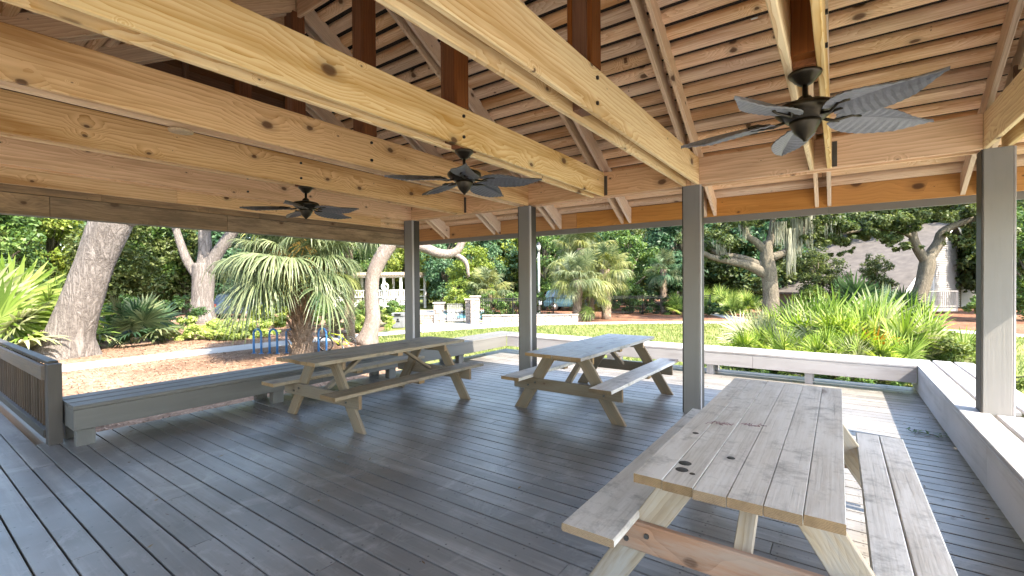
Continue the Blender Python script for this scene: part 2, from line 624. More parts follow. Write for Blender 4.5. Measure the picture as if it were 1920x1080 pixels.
RAILD = paint('dark_rail_paint', (.045, .040, .036), (.08, .07, .06), rough=.6, wear=.4, dirtamt=.2)
STEEL = simple('galvanised_steel', (.12, .115, .11), .45, .6)
BRONZE = simple('dark_bronze', (.055, .045, .032), .35, .75, scale=20)
BLADE = simple('grey_woven_blade', (.14, .145, .16), .5, 0, .4, vary=(.10, .105, .115), scale=60)
BLADE_L = simple('pale_woven_blade', (.36, .39, .36), .5, 0, .4, vary=(.26, .28, .26), scale=60)
FELT = simple('roof_felt', (.03, .022, .018), .9)
SHINGLE = simple('grey_roof_shingle', (.10, .088, .08), .9, vary=(.055, .048, .045), scale=2.2, bump=.4)
CONC = ground_mat('concrete', [(.3, (.27, .262, .25)), (.8, (.40, .388, .37))], 2, 30, .15)
MULCH = ground_mat('pine_straw', [(.36, (.04, .022, .014)), (.46, (.14, .083, .054)), (.56, (.225, .146, .10)), (.68, (.33, .235, .175))], 2.2, 9, 1.0)
MULCHD = ground_mat('red_mulch', [(.36, (.05, .022, .013)), (.5, (.14, .066, .04)), (.66, (.27, .15, .095))], 2.2, 9, 1.0)
LAWN = ground_mat('lawn', [(.34, (.028, .052, .011)), (.5, (.095, .125, .03)), (.66, (.24, .23, .095))], 2.0, 9, 1.0)
WATER = simple('pool_water', (.12, .42, .55), .1, 0, .5, vary=(.10, .36, .5))
STONE = simple('wall_stone', (.36, .31, .275), .85, vary=(.22, .185, .16), scale=9, bump=.6)
CAPST = simple('wall_cap_stone', (.34, .31, .29), .85, vary=(.22, .20, .19), scale=9, bump=.5)
IRON = simple('black_iron', (.015, .015, .016), .45, .2)
WHITEP = simple('white_paint', (.74, .74, .73), .5, vary=(.62, .62, .61))
BLUEP = simple('blue_rack_paint', (.035, .20, .46), .35, 0, .5, vary=(.03, .15, .38))
LIME = simple('lime_bike_paint', (.35, .44, .025), .3)
RUBBER = simple('black_rubber', (.018, .018, .02), .7)
SPOKE = simple('bike_alloy', (.45, .45, .45), .3, .9)
TAUPEBIN = simple('grey_bin_plastic', (.16, .17, .185), .6)
CARBLUE = simple('blue_grey_car_paint', (.07, .10, .15), .25, .3)
CARTEAL = simple('teal_car_paint', (.045, .10, .13), .25, .2)
GLASSD = simple('dark_car_glass', (.03, .05, .07), .08, 0, .8)
REDTOY = simple('orange_red_plastic', (.55, .09, .03), .5)
BARK_OAK = bark('oak_bark', (.25, .225, .21), (.045, .037, .033), 1.6, .16, 1.0)
BARK_D = bark('dark_oak_bark', (.19, .165, .125), (.05, .042, .032), 1.6, .3, 1.0)
BARK_P = bark('palm_bark', (.34, .26, .20), (.11, .075, .055), 2.2, 1.2, 1.0)
BARK_L = bark('pale_bark', (.33, .29, .265), (.13, .09, .075), 2.4, .5, .7)

L_OAK = leafmat('oak_leaf', [(.15, (0.018, 0.034, 0.010)), (.5, (0.056, 0.085, 0.022)), (.9, (0.140, 0.169, 0.060))])
L_MID = leafmat('mid_leaf', [(.15, (0.018, 0.044, 0.013)), (.5, (0.056, 0.115, 0.029)), (.9, (0.150, 0.230, 0.060))])
L_BLUE = leafmat('blue_green_leaf', [(.15, (0.018, 0.050, 0.025)), (.5, (0.050, 0.115, 0.056)), (.9, (0.120, 0.200, 0.100))])
L_YEL = leafmat('yellow_green_leaf', [(.15, (0.050, 0.085, 0.015)), (.5, (0.130, 0.190, 0.030)), (.9, (0.259, 0.299, 0.069))])
L_HEDGE = leafmat('hedge_leaf', [(.15, (0.010, 0.029, 0.009)), (.5, (0.025, 0.062, 0.015)), (.9, (0.060, 0.115, 0.030))])
L_LIME = leafmat('lime_shrub_leaf', [(.15, (0.108, 0.168, 0.030)), (.5, (0.240, 0.324, 0.072)), (.9, (0.456, 0.516, 0.192))])
L_SILV = leafmat('silver_shrub_leaf', [(.15, (0.081, 0.094, 0.047)), (.5, (0.161, 0.168, 0.094)), (.9, (0.255, 0.249, 0.161))])
L_PALM = leafmat('sabal_frond', [(.15, (0.032, 0.060, 0.026)), (.5, (0.092, 0.124, 0.055)), (.9, (0.202, 0.230, 0.120))], .3, .4)
L_PALMY = leafmat('yellowish_sabal_frond', [(.15, (0.048, 0.068, 0.016)), (.5, (0.135, 0.160, 0.045)), (.9, (0.264, 0.264, 0.104))], .3, .4)
L_PMET = leafmat('palmetto_frond', [(.15, (0.053, 0.105, 0.019)), (.5, (0.146, 0.230, 0.042)), (.9, (0.355, 0.418, 0.136))], .35, .4)
L_PMETP = leafmat('pale_palmetto_frond', [(.15, (0.106, 0.132, 0.053)), (.5, (0.229, 0.255, 0.123)), (.9, (0.405, 0.405, 0.264))], .3, .4)
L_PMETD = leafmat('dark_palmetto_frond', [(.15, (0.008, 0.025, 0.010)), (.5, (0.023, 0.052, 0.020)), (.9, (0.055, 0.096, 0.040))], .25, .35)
L_DEADF = leafmat('dead_frond', [(.15, (.25, .13, .03)), (.5, (.42, .24, .05)), (.9, (.55, .36, .12))], .3, .6)
L_MOSS = leafmat('spanish_moss', [(.15, (0.128, 0.136, 0.096)), (.5, (0.216, 0.224, 0.168)), (.9, (0.320, 0.320, 0.264))], .3, .8)
L_GRASS = leafmat('grass_blade', [(.15, (0.055, 0.096, 0.016)), (.5, (0.128, 0.176, 0.040)), (.9, (0.264, 0.280, 0.104))], .35, .5)

# ------------------------------------------------------------------ ground
GZ = -0.75
ground_me = mesh_np('ground', [(-260, -200, GZ), (260, -200, GZ), (260, 320, GZ), (-260, 320, GZ)], [(0, 1, 2, 3)], LAWN)
put('ground', ground_me, None, Matrix.Identity(4), 'structure')


def smooth_line(pts, n=8):
    out = []
    P = [Vector((p[0], p[1], 0)) for p in pts]
    P = [P[0] * 2 - P[1]] + P + [P[-1] * 2 - P[-2]]
    for i in range(1, len(P) - 2):
        for k in range(n):
            t = k / n
            a, b, c, d = P[i - 1:i + 3]
            out.append(.5 * ((2 * b) + (c - a) * t + (2 * a - 5 * b + 4 * c - d) * t * t + (3 * b - a - 3 * c + d) * t ** 3))
    out.append(P[-2])
    return out


def ribbon(name, pts, width, z, mat):
    c = smooth_line(pts)
    V, F = [], []
    for i, p in enumerate(c):
        d = (c[min(i + 1, len(c) - 1)] - c[max(i - 1, 0)]).normalized()
        nrm = Vector((-d.y, d.x, 0))
        V += [p + nrm * width / 2 + Vector((0, 0, z)), p - nrm * width / 2 + Vector((0, 0, z))]
    for i in range(len(c) - 1):
        F.append((2 * i, 2 * i + 1, 2 * i + 3, 2 * i + 2))
    me = mesh_np(name, V, F, mat)
    bm = bmesh.new()
    bm.from_mesh(me)
    for f in bm.faces:
        f.normal_update()
        if f.normal.z < 0:
            f.normal_flip()
    bm.to_mesh(me)
    bm.free()
    return put(name, me, None, Matrix.Identity(4), 'structure')


sheet('mulch_bed', [(-17.4, -12), (-6.2, -12), (-6.2, 6.2), (-9.5, 8.2), (-13.2, 10.6), (-16.6, 11.2), (-17.6, 8)], GZ + .004, MULCH)
sheet('mulch_bed', [(-18.0, -12), (-17.9, 4), (-17.7, 9), (-17.2, 13), (-19, 15.6), (-34, 24), (-48, 16), (-44, -12)], GZ + .006, MULCH)
sheet('mulch_bed', [(-13.5, 22.4), (-7, 28.3), (-3, 30.2), (4.4, 29.6), (6.5, 27.8), (16, 30), (16, 60), (-30, 60), (-30, 34), (-18.6, 26)], GZ + .005, MULCHD)
ribbon('path', [(-17.2, -12), (-17.5, 0), (-17.75, 4), (-17.85, 6.6), (-17.75, 9.5), (-17.3, 12.5), (-16.6, 15.2), (-14.0, 20.9), (-10.3, 24.2), (-6.7, 26.9), (-3.0, 28.7), (1, 28.8), (4.3, 27.9), (9, 25.5), (16, 22)], 1.55, GZ + .012, CONC)
ribbon('path', [(-4.2, 28.6), (-5.2, 31.0), (-7.4, 35.2), (-11, 40)], 1.15, GZ + .009, CONC)
sheet('paved_apron', [(-17.6, 15.6), (-16.4, 14.9), (-12.6, 21.9), (-13.6, 22.8), (-17.3, 20.6), (-19.6, 18.8)], GZ + .014, CONC)

# ------------------------------------------------------------------ pavilion
W = 0.183                                   # post width
XP = [-6.318, -3.840, -1.489, 1.013]        # left edge of each front post
YG = 5.565                                  # inner face of the front girder
YB = 0.075                                  # outer face (towards the middle) of the rear girder
HB, HT = 2.677, 2.985                       # beam bottom and top
RY = (YG + YB) / 2                          # ridge line
SL = 0.583
XC = [x + W / 2 for x in XP]
XT = [XC[0], (XC[0] + XC[1]) / 2, XC[1], (XC[1] + XC[2]) / 2, XC[2], (XC[2] + XC[3]) / 2, XC[3]]
EY, EYB = 6.56, -0.93                       # eaves
EXL, EXR = -7.26, 2.14
pav = thing('pavilion', 'open timber pavilion with pine roof framing and grey posts over the deck', 'pavilion', (-2.6, RY, 0))


def zr(Y):       # underside of the main rafters
    return 3.01 - SL * (Y - YG) if Y >= RY else 3.01 - SL * (2 * RY - Y - YG)


RV = .215        # vertical depth of rafters
# posts
for i, x in enumerate(XP):
    z0 = 0.0
    for yy in (YG, YB - W):
        core = box('post', (x, yy, z0), (x + W, yy + W, HB), POSTP, pav, ch=.006)
        # pale corner trim; the dark side sheets put shade into the colour
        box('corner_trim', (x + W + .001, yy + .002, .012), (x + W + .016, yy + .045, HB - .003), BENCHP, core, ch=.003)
        box('side_shade', (x + W + .001, yy + .05, .012), (x + W + .010, yy + W - .002, HB - .003), RAILD, core, ch=.003)
        box('side_shade', (x - .010, yy + .002, .012), (x - .001, yy + W - .002, HB - .003), RAILD, core, ch=.003)
# girders: long girders at front and back, in lengths that butt over the posts
for yy in (YG + .019, YG + W - .019, YB - .019, YB - W + .019):
    xs = [XP[0] + W, XC[1], XC[2], XP[3]]
    for a, b in zip(xs[:-1], xs[1:]):
        board('girder', (a + .002, yy, (HB + HT) / 2), (b - .002, yy, (HB + HT) / 2), .038, HT - HB, GIRDER, pav)
# tie beams: a pair of planks each
for k, xc in enumerate(XT):
    mat = [GIRDER, PINE_T, PINE_T, PINE_T, PINE, PINE, PINE][k]
    if k == 3:
        mat = PINE
    tb = None
    for s in (-1, 1):
        dz = random.uniform(-.004, .004)
        y0, y1 = YB + .003, YG - .003
        if k in (0, 6):
            y0, y1 = YB - W, YG + W
        o = board('tie_beam_plank', (xc + s * (W / 2 - .019), y0, (HB + HT) / 2 + dz), (xc + s * (W / 2 - .019), y1, (HB + HT) / 2 + dz), .038, HT - HB, mat, pav, ch=.005)
    if k not in (0, 2, 4, 6):
        for yy, sgn in ((YG, -1), (YB, 1)):
            box('joist_hanger', (xc - W / 2 - .008, min(yy, yy + sgn * .05), HB + .005), (xc - W / 2 - .003, max(yy, yy + sgn * .05), HT - .04), STEEL, pav, ch=.001)
            box('joist_hanger', (xc + W / 2 + .003, min(yy, yy + sgn * .004), HB + .01), (xc + W / 2 + .045, max(yy, yy + sgn * .006), HT - .05), STEEL, pav, ch=.001)
    # blocking between the planks at mid span and bolts
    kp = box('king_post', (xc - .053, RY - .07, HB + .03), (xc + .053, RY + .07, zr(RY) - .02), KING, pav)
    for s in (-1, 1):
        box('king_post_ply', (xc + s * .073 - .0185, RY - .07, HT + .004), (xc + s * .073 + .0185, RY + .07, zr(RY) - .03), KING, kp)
    for zz in (HB + .07, HT - .07):
        for s in (-1, 1):
            me = beam_mesh(.012, .024, .024, IRON, .006)
            put('bolt', me, kp, Matrix.Translation((xc + s * (W / 2 + .006) - .006, RY, zz)))
# ridge board
board('ridge_board', (XP[0] + .05, RY, zr(RY) + .06), (XP[3] + W - .05, RY, zr(RY) + .06), .04, .28, GIRDER, pav)
# rafters: pairs over each tie beam, both slopes
for k, xc in enumerate(XT):
    for s in (-1, 1):
        xx = xc + s * (W / 2 - .019 - .012)
        for (ya, yb_) in ((RY + .03, EY - .004), (RY - .03, EYB + .004)):
            pa = Vector((xx, ya, zr(ya) + RV / 2))
            pb = Vector((xx, yb_, zr(yb_) + RV / 2))
            # plumb-cut parallelogram rafter
            L = (pb - pa).length
            a = .019
            V = [(sx * a, 0 if e == 0 else (pb.y - pa.y), zz + (0 if e == 0 else pb.z - pa.z)) for e in (0, 1) for sx, zz in ((-1, -RV / 2), (1, -RV / 2), (1, RV / 2), (-1, RV / 2))]
            # local X must be the grain: rotate into a frame with X along slope
            d = (pb - pa).normalized()
            M = Matrix((d, Vector((1, 0, 0)) if d.y < 0 else Vector((-1, 0, 0)), d.cross(Vector((1, 0, 0)) if d.y < 0 else Vector((-1, 0, 0))))).transposed().to_4x4()
            M.translation = pa
            Mi = M.to_3x3().inverted()
            key = ('raf', d.y < 0)
            if key not in BOX:
                VV = [Mi @ Vector(v) for v in V]
                me = mesh_np('rafter', VV, [(0, 3, 2, 1), (4, 5, 6, 7), (0, 1, 5, 4), (1, 2, 6, 5), (2, 3, 7, 6), (3, 0, 4, 7)], RAFTER)
                bm = bmesh.new(); bm.from_mesh(me)
                bmesh.ops.recalc_face_normals(bm, faces=bm.faces[:])
                bm.to_mesh(me); bm.free()
                BOX[key] = me
            put('rafter', BOX[key], pav, M)

# roof sheathing: rounded boards laid across the rafters, with gaps
pitch_y = .147
rngs = random.Random(3)


def slope_boards(ya, yb_, sign):
    y = ya
    row = 0
    while (yb_ - y) * sign > .06:
        yc = y + sign * .06
        z = zr(yc) + RV + .020
        # side limits follow the hips at the eaves
        out = max(0.0, (yc - (YG + W)) if sign < 0 else ((YB - W) - yc))
        xl, xr_ = XP[0] - .04 - out * 1.16, XP[3] + W + .04 + out * 1.16
        d = Vector((0, 1, -SL if yc > RY else SL)).normalized()
        nrm = Vector((0, SL if yc > RY else -SL, 1)).normalized()
        cuts = [xl]
        x = xl + rngs.uniform(1.8, 4.2)
        while x < xr_ - 1.0:
            cuts.append(XT[min(range(7), key=lambda i: abs(XT[i] - x))] + rngs.uniform(-.02, .02))
            x = cuts[-1] + rngs.uniform(3.2, 4.6)
        cuts.append(xr_)
        for a, b in zip(cuts[:-1], cuts[1:]):
            if b - a < .1:
                continue
            board('sheathing_board', (a + .002, yc, z), (b - .002, yc, z), .124 + rngs.uniform(-.006, .006), .054, SHEATH, pav, upv=nrm, sag='round')
        y += sign * pitch_y
        row += 1


slope_boards(EY - .01, RY + .02, -1)
slope_boards(EYB + .01, RY - .02, 1)
# skirt roofs at the two ends: boards along Y
for side in (-1, 1):
    xe = EXL if side < 0 else EXR
    xi = XP[0] - .02 if side < 0 else XP[3] + W + .02
    n = int(abs(xi - xe) / pitch_y)
    for i in range(n):
        xx = xe + (-side) * (.07 + i * pitch_y)
        t = abs(xx - xe)
        z = zr(EY) + RV + .020 + SL * t * (EY - YG - W) / abs(xi - xe)
        nrm = Vector((SL * side, 0, 1)).normalized()
        y0, y1 = EYB + t * .85, EY - t * .85
        cuts = [y0, y0 + (y1 - y0) * rngs.uniform(.4, .6), y1]
        for a, b in zip(cuts[:-1], cuts[1:]):
            board('sheathing_board', (xx, a + .002, z), (xx, b - .002, z), .14, .04, SHEATH, pav, upv=nrm, sag='round')
    # jack rafters carrying the skirt
    for yy in [YB + .3 + j * .61 for j in range(10)]:
        if yy > YG - .05 or side < 0:
            break
        board('jack_rafter', (xi, yy, 3.01 - .11 + RV / 2), (xe - side * .01, yy, zr(EY) + RV / 2), .038, .18, RAFTER, pav, upv=(0, 0, 1))
    if side < 0:
        for a, b in ((-.6, 2.2), (2.2, 5.26)):
            board('ledger_board', (-6.6, a + .002, 2.658), (-6.6, b - .002, 2.658), .038, .186, PINE_T, pav)
    # hip rafters at the corners
    for ye, yi in ((EY, YG + W), (EYB, YB - W)):
        board('hip_rafter', (xi, yi, 3.01 - .10 + RV / 2), (xe - side * .01, ye + (-.01 if ye > 0 else .01), zr(EY) + RV / 2 + .01), .045, .17, RAFTER, pav)
# fascia boards: warm inner board and grey outer trim
zf0, zf1 = 2.425, 2.665
xs = [EXL, -3.4, -.1, EXR]
for a, b in zip(xs[:-1], xs[1:]):
    board('fascia_board', (a + .003, EY + .019, (zf0 + zf1) / 2), (b - .003, EY + .019, (zf0 + zf1) / 2), .038, zf1 - zf0, FASCIA, pav)
    board('fascia_trim', (a + .001, EY + .055, 2.345 + .14), (b - .001, EY + .055, 2.345 + .14), .030, .28, TRIM, pav)
    board('fascia_board', (a + .003, EYB - .019, (zf0 + zf1) / 2), (b - .003, EYB - .019, (zf0 + zf1) / 2), .038, zf1 - zf0, FASCIA, pav)
    board('fascia_trim', (a + .001, EYB - .055, 2.345 + .14), (b - .001, EYB - .055, 2.345 + .14), .030, .28, TRIM, pav)
ys = [EYB, 1.2, 3.05, EY]
for a, b in zip(ys[:-1], ys[1:]):
    board('fascia_board', (EXL - .019, a + .003, 2.345 + .115), (EXL - .019, b - .003, 2.345 + .115), .038, .225, OLDFASC, pav)
    board('fascia_board', (EXL - .019 + .004, a + (.45 if a > EYB else .003), 2.345 + .276), (EXL - .019 + .004, b + (.447 if b < EY else -.003), 2.345 + .276), .038, .085, OLDFASC, pav)
    board('fascia_trim', (EXL - .055, a + .001, 2.345 + .14), (EXL - .055, b - .001, 2.345 + .14), .030, .30, TRIM, pav)
    board('fascia_board', (EXR + .019, a + .003, (zf0 + zf1) / 2), (EXR + .019, b - .003, (zf0 + zf1) / 2), .038, zf1 - zf0, FASCIA, pav)
    board('fascia_trim', (EXR + .055, a + .001, 2.345 + .14), (EXR + .055, b - .001, 2.345 + .14), .030, .28, TRIM, pav)
# gable walls above the end beams: studs and horizontal siding
for side, xg in ((-1, XP[0] - .03), (1, XP[3] + W + .03)):
    z = HT + .01
    row = 0
    while z < zr(RY) + RV - .08:
        half = (zr(RY) + RV - z - .14) / SL - .02
        half = min(half, (YG - YB) / 2 + W)
        if half > .1:
            board('gable_siding_board', (xg, RY - half, z + .068), (xg, RY + half, z + .068), .020, .141, GABLEW, pav)
        z += .142
        row += 1
    for j in range(-4, 5):
        yy = RY + j * .61
        top = zr(yy) + .05
        if top - HT > .1 and j != 0:
            box('gable_stud', (xg - side * .055 - .045, yy - .019, HT + .005), (xg - side * .055 + .040, yy + .019, top), GABLEW, pav)
# roof covering (felt and shingles) above the boards
zc = RV + .045
ridge = zr(RY) + zc + .02
xl, xr_ = EXL - .09, EXR + .09
V = [(xl, EY + .09, zr(EY) + zc - .04), (xr_, EY + .09, zr(EY) + zc - .04), (XP[3] + W + .06, YG + W + .05, 3.01 - SL * (W + .05) + zc), (XP[0] - .06, YG + W + .05, 3.01 - SL * (W + .05) + zc),
     (XP[3] + W + .06, RY, ridge), (XP[0] - .06, RY, ridge),
     (xl, EYB - .09, zr(EY) + zc - .04), (xr_, EYB - .09, zr(EY) + zc - .04), (XP[3] + W + .06, YB - W - .05, 3.01 - SL * (W + .05) + zc), (XP[0] - .06, YB - W - .05, 3.01 - SL * (W + .05) + zc)]
F = [(0, 1, 2, 3), (3, 2, 4, 5), (7, 6, 9, 8), (8, 9, 5, 4), (6, 0, 3, 9), (1, 7, 8, 2)]
nv = len(V)
V2 = V + [(x, y, z + .035) for x, y, z in V]
F2 = [tuple(reversed(f)) for f in F] + [tuple(i + nv for i in f) for f in F]
F2 += [(0, 1, 1 + nv, nv), (7, 6, 6 + nv, 7 + nv), (6, 0, nv, 6 + nv), (1, 7, 7 + nv, 1 + nv)]
roof_me = mesh_np('roof_covering', [(x + 2.6, y - RY, z) for x, y, z in V2], F2, [FELT, SHINGLE], [0] * 6 + [1] * 10)
put('roof_covering', roof_me, pav)
# little white label stapled on a sheathing board
box('paper_tag', (-.62, 4.49, zr(4.49) + RV - .012), (-.57, 4.51, zr(4.49) + RV - .006), WHITEP, pav, ch=.001)

# ------------------------------------------------------------------ deck
dk = bpy.data.objects.new('deck', None)
dk['kind'] = 'structure'
reg(dk, None, Matrix.Translation((-2.6, 3, 0)))
row = 0
y = -2.55
rngd = random.Random(11)
DPITCH = .1452
while y < 8.66:
    yc = y + .07
    xl = -10.6 if yc < .98 else -6.44
    xr_ = 1.0
    cuts = [xl]
    start = [1.55, 3.35, 2.45, 4.1][row % 4] + (rngd.uniform(-.1, .1))
    if yc < .98:
        start += .9
    x = xl + start
    while x < xr_ - .8:
        cuts.append(x)
        x += 3.66 + rngd.uniform(-.06, .06)
    cuts.append(xr_)
    for a, b in zip(cuts[:-1], cuts[1:]):
        w = .1365 + rngd.uniform(-.003, .0015)
        zt = -.019 + rngd.uniform(-.0015, .0012)
        board('deck_board', (a + .002, yc, zt), (b - .002, yc, zt), w, .038, DECK, dk, ch=.0022)
    y += DPITCH
    row += 1
# rim joists, joists and footings below
box('rim_joist', (-6.42, 8.62, -.26), (1.0, 8.66, -.045), TRIM, dk)
box('rim_joist', (-6.44, 1.02, -.26), (-6.40, 8.62, -.045), TRIM, dk)
box('rim_joist', (.96, -2.55, -.26), (1.0, 8.62, -.045), TRIM, dk)
box('rim_joist', (-10.6, 1.02, -.26), (-6.45, 1.06, -.045), TRIM, dk)
for xx in (-6.0, -4.6, -3.2, -1.8, -.4, .8):
    box('joist', (xx, -2.5, -.24), (xx + .04, 8.6, -.042), TRIM, dk)
    for yy in (.2, 4.2, 8.3):
        box('footing_post', (xx - .05, yy, GZ - .02), (xx + .09, yy + .14, -.242), TRIM, dk)


# ------------------------------------------------------------------ built-in benches
def bench(name, label, p0, p1, inward, width, legs, apron_lo, ext0=0.0, ext1=0.0, notch=None, seam=(), BENCHP=BENCHP):
    """seat boards run p0->p1 along the inner edge; inward = unit vector away from deck"""
    p0, p1, o = Vector((*p0, 0)), Vector((*p1, 0)), Vector((*inward, 0))
    d = (p1 - p0).normalized()
    t = thing(name, label, 'bench', ((p0 + p1) / 2)[:])
    t.location.z = 0
    bw = (width - .056) / 3
    HBZ = .405
    for i in range(3):
        off = o * (bw / 2 + i * (bw + .028))
        a, b = p0 + off - d * ext0, p1 + off + d * ext1
        cuts = [0.0] + list(seam) + [(b - a).length]
        if notch is not None and i == 1:
            na, nb = notch
            segs = [(0.0, na), (nb, cuts[-1])]
        elif notch is not None and i == 0:
            segs = [(0.0, (notch[0] + notch[1]) / 2 - .3), ((notch[0] + notch[1]) / 2 - .297, cuts[-1])]
        else:
            segs = list(zip(cuts[:-1], cuts[1:]))
        for s0, s1 in segs:
            board('seat_board', a + d * (s0 + .002) + Vector((0, 0, HBZ - .019)), a + d * (s1 - .002) + Vector((0, 0, HBZ - .019)), bw, .038, BENCHP, t, ch=.006)
    # aprons
    L = (p1 - p0).length
    for off, lo in ((o * .021, apron_lo), (o * (width - .03), .17)):
        cuts = [0.0, L * .37, L * .71, L]
        for s0, s1 in zip(cuts[:-1], cuts[1:]):
            board('apron', p0 + off + d * (s0 + .002) + Vector((0, 0, (lo + .365) / 2)), p0 + off + d * (s1 - .002) + Vector((0, 0, (lo + .365) / 2)), .038, .365 - lo, BENCHP, t, ch=.004)
    board('end_apron', p0 + o * .042 + d * .02 + Vector((0, 0, (apron_lo + .365) / 2)), p0 + o * (width - .052) + d * .02 + Vector((0, 0, (apron_lo + .365) / 2)), .036, .365 - apron_lo, BENCHP, t, ch=.004)
    for l in legs:
        c = p0 + d * l
        for off in (.10, width - .12):
            q = c + o * off
            zb = 0.0 if off < .2 else 0.0
            box('leg', (q.x - .05, q.y - .07, zb if abs(q.x) < 6.44 and q.y < 8.6 and q.x < .94 else GZ), (q.x + .05, q.y + .07, .366), BENCHP, t)
    return t


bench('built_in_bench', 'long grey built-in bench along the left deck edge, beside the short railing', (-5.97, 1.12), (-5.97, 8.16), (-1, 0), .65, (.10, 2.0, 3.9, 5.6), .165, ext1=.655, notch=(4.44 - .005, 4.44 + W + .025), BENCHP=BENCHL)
bench('built_in_bench', 'pale grey built-in bench along the back deck edge in front of the palmettos', (-5.966, 8.17), (.866, 8.17), (0, 1), .64, (.6, 2.4, 4.2, 5.6), .165, seam=(3.3,))
bench('built_in_bench', 'wide slatted built-in bench at the right deck edge, pierced by a grey post', (.87, 8.81), (.87, -2.4), (1, 0), .65, (.8, 2.6, 5.2, 7.4, 9.5), .035, notch=(8.81 - YG - W - .02, 8.81 - YG + .008))

# ------------------------------------------------------------------ short railing on the left walkway
rl = thing('railing', 'short dark wooden railing with thin balusters at the left end of the bench', 'railing', (-6.36, 1.06, 0))
box('post', (-6.41, 1.0, -.3), (-6.29, 1.105, .79), RAILD, rl)
box('post', (-10.5, 1.0, -.3), (-10.39, 1.105, .79), RAILD, rl)
box('top_rail', (-10.385, 1.02, .775), (-6.415, 1.10, .81), RAILD, rl)
box('rail_board', (-10.38, .975, .63), (-6.417, 1.012, .772), RAILW, rl)
box('bottom_rail', (-10.38, .985, .055), (-6.417, 1.07, .135), RAILD, rl)
xx = -6.50
while xx > -10.3:
    box('baluster', (xx - .03, 1.016, .137), (xx, 1.046, .76), BALW, rl, ch=.003)
    xx -= .135


# ------------------------------------------------------------------ picnic tables
def table(label, cx, cy, mats, length=2.34, split=False, rot=0.0):
    top, seat, leg, bar = mats
    t = thing('picnic_table', label, 'table', (cx, cy, 0), 'picnic tables under the pavilion', rotz=rot)
    P = WM[t.name]

    def B(name, p0, p1, w, h, mat, par=t, upv=(0, 0, 1), ch=.004):
        u = P.to_3x3() @ Vector(upv)
        return board(name, P @ Vector(p0), P @ Vector(p1), w, h, mat, par, u, ch, endmat=ENDGR)
    n = 6
    tw = .73
    bw = tw / n
    rg = random.Random(label)
    for i in range(n):
        x = -tw / 2 + bw * (i + .5)
        e0, e1 = rg.uniform(-.008, .008), rg.uniform(-.008, .008)
        B('top_board', (x, -length / 2 + e0, .731 + rg.uniform(-.002, .002)), (x, length / 2 + e1, .731), bw - .0025, .038, top, ch=.002)
    for s in (-1, 1):
        if split and s > 0:
            for q in (0, 1):
                x = s * (.445 + .135 * (q + .5))
                B('seat_board', (x, -length / 2 + .03 * q, .421), (x, length / 2 + rg.uniform(-.01, .01), .421), .131, .038, seat, ch=.005)
        else:
            x = s * (.45 + .13)
            B('seat_board', (x, -length / 2, .421), (x, length / 2, .421), .26, .038, seat, ch=.006)
        # cleat under each seat
        B('seat_cleat', (s * .47, 0, .385), (s * .70, 0, .385), .09, .034, leg)
    for e in (-1, 1):
        y = e * (length / 2 - .33)
        for s in (-1, 1):
            # splayed leg from the top cleat down to the floor, cut level at foot and top
            xa, za, xb, zb = s * .20, .711, s * .655, 0.0
            d = Vector((xb - xa, 0, zb - za))
            wdt = .14
            hw = wdt / 2 / abs(d.normalized().z)
            V = [(xa - hw, -.019, za), (xa + hw, -.019, za), (xb + hw, -.019, zb), (xb - hw, -.019, zb)]
            V = V + [(x, .019, z) for x, _, z in V]
            dx = d.normalized()
            M = P @ Matrix.Translation((0, y, 0))
            # grain along the leg
            yv = Vector((0, 1, 0))
            Mr = Matrix((dx, yv, dx.cross(yv))).transposed()
            VV = [Mr.inverted() @ Vector(v) for v in V]
            me = mesh_np('leg', VV, [(0, 1, 2, 3), (7, 6, 5, 4), (0, 4, 5, 1), (1, 5, 6, 2), (2, 6, 7, 3), (3, 7, 4, 0)], leg)
            bm = bmesh.new(); bm.from_mesh(me)
            bmesh.ops.recalc_face_normals(bm, faces=bm.faces[:])
            bmesh.ops.bevel(bm, geom=bm.edges[:], offset=.004, segments=1, affect='EDGES')
            bm.to_mesh(me); bm.free()
            put('leg', me, t, M @ Mr.to_4x4())
        # cross bar under the seats on the outer side of the legs, with chamfered ends
        yb_ = y + e * .0395
        cb = B('cross_bar', (-.71, yb_, .331), (.71, yb_, .331), .038, .138, bar, ch=.006)
        for s in (-1, 1):
            for bx, bz in ((.40, .35), (.50, .31)):
                put('bolt', beam_mesh(.010, .022, .022, STEEL, .005), cb, P @ Matrix.Translation((s * bx, yb_ + e * .019, bz)) @ Matrix.Rotation(e * math.pi / 2, 4, 'Z'))
        B('top_cleat', (-.33, y - e * .0395, .667), (.33, y - e * .0395, .667), .038, .086, leg)
        # diagonal brace from the cross bar to the middle of the top
        B('brace', (0, yb_ - e * .06, .36), (0, e * .28, .705), .075, .036, leg, upv=(0, 1, 1))
    B('top_cleat', (-.33, 0, .689), (.33, 0, .689), .08, .042, leg)
    return t


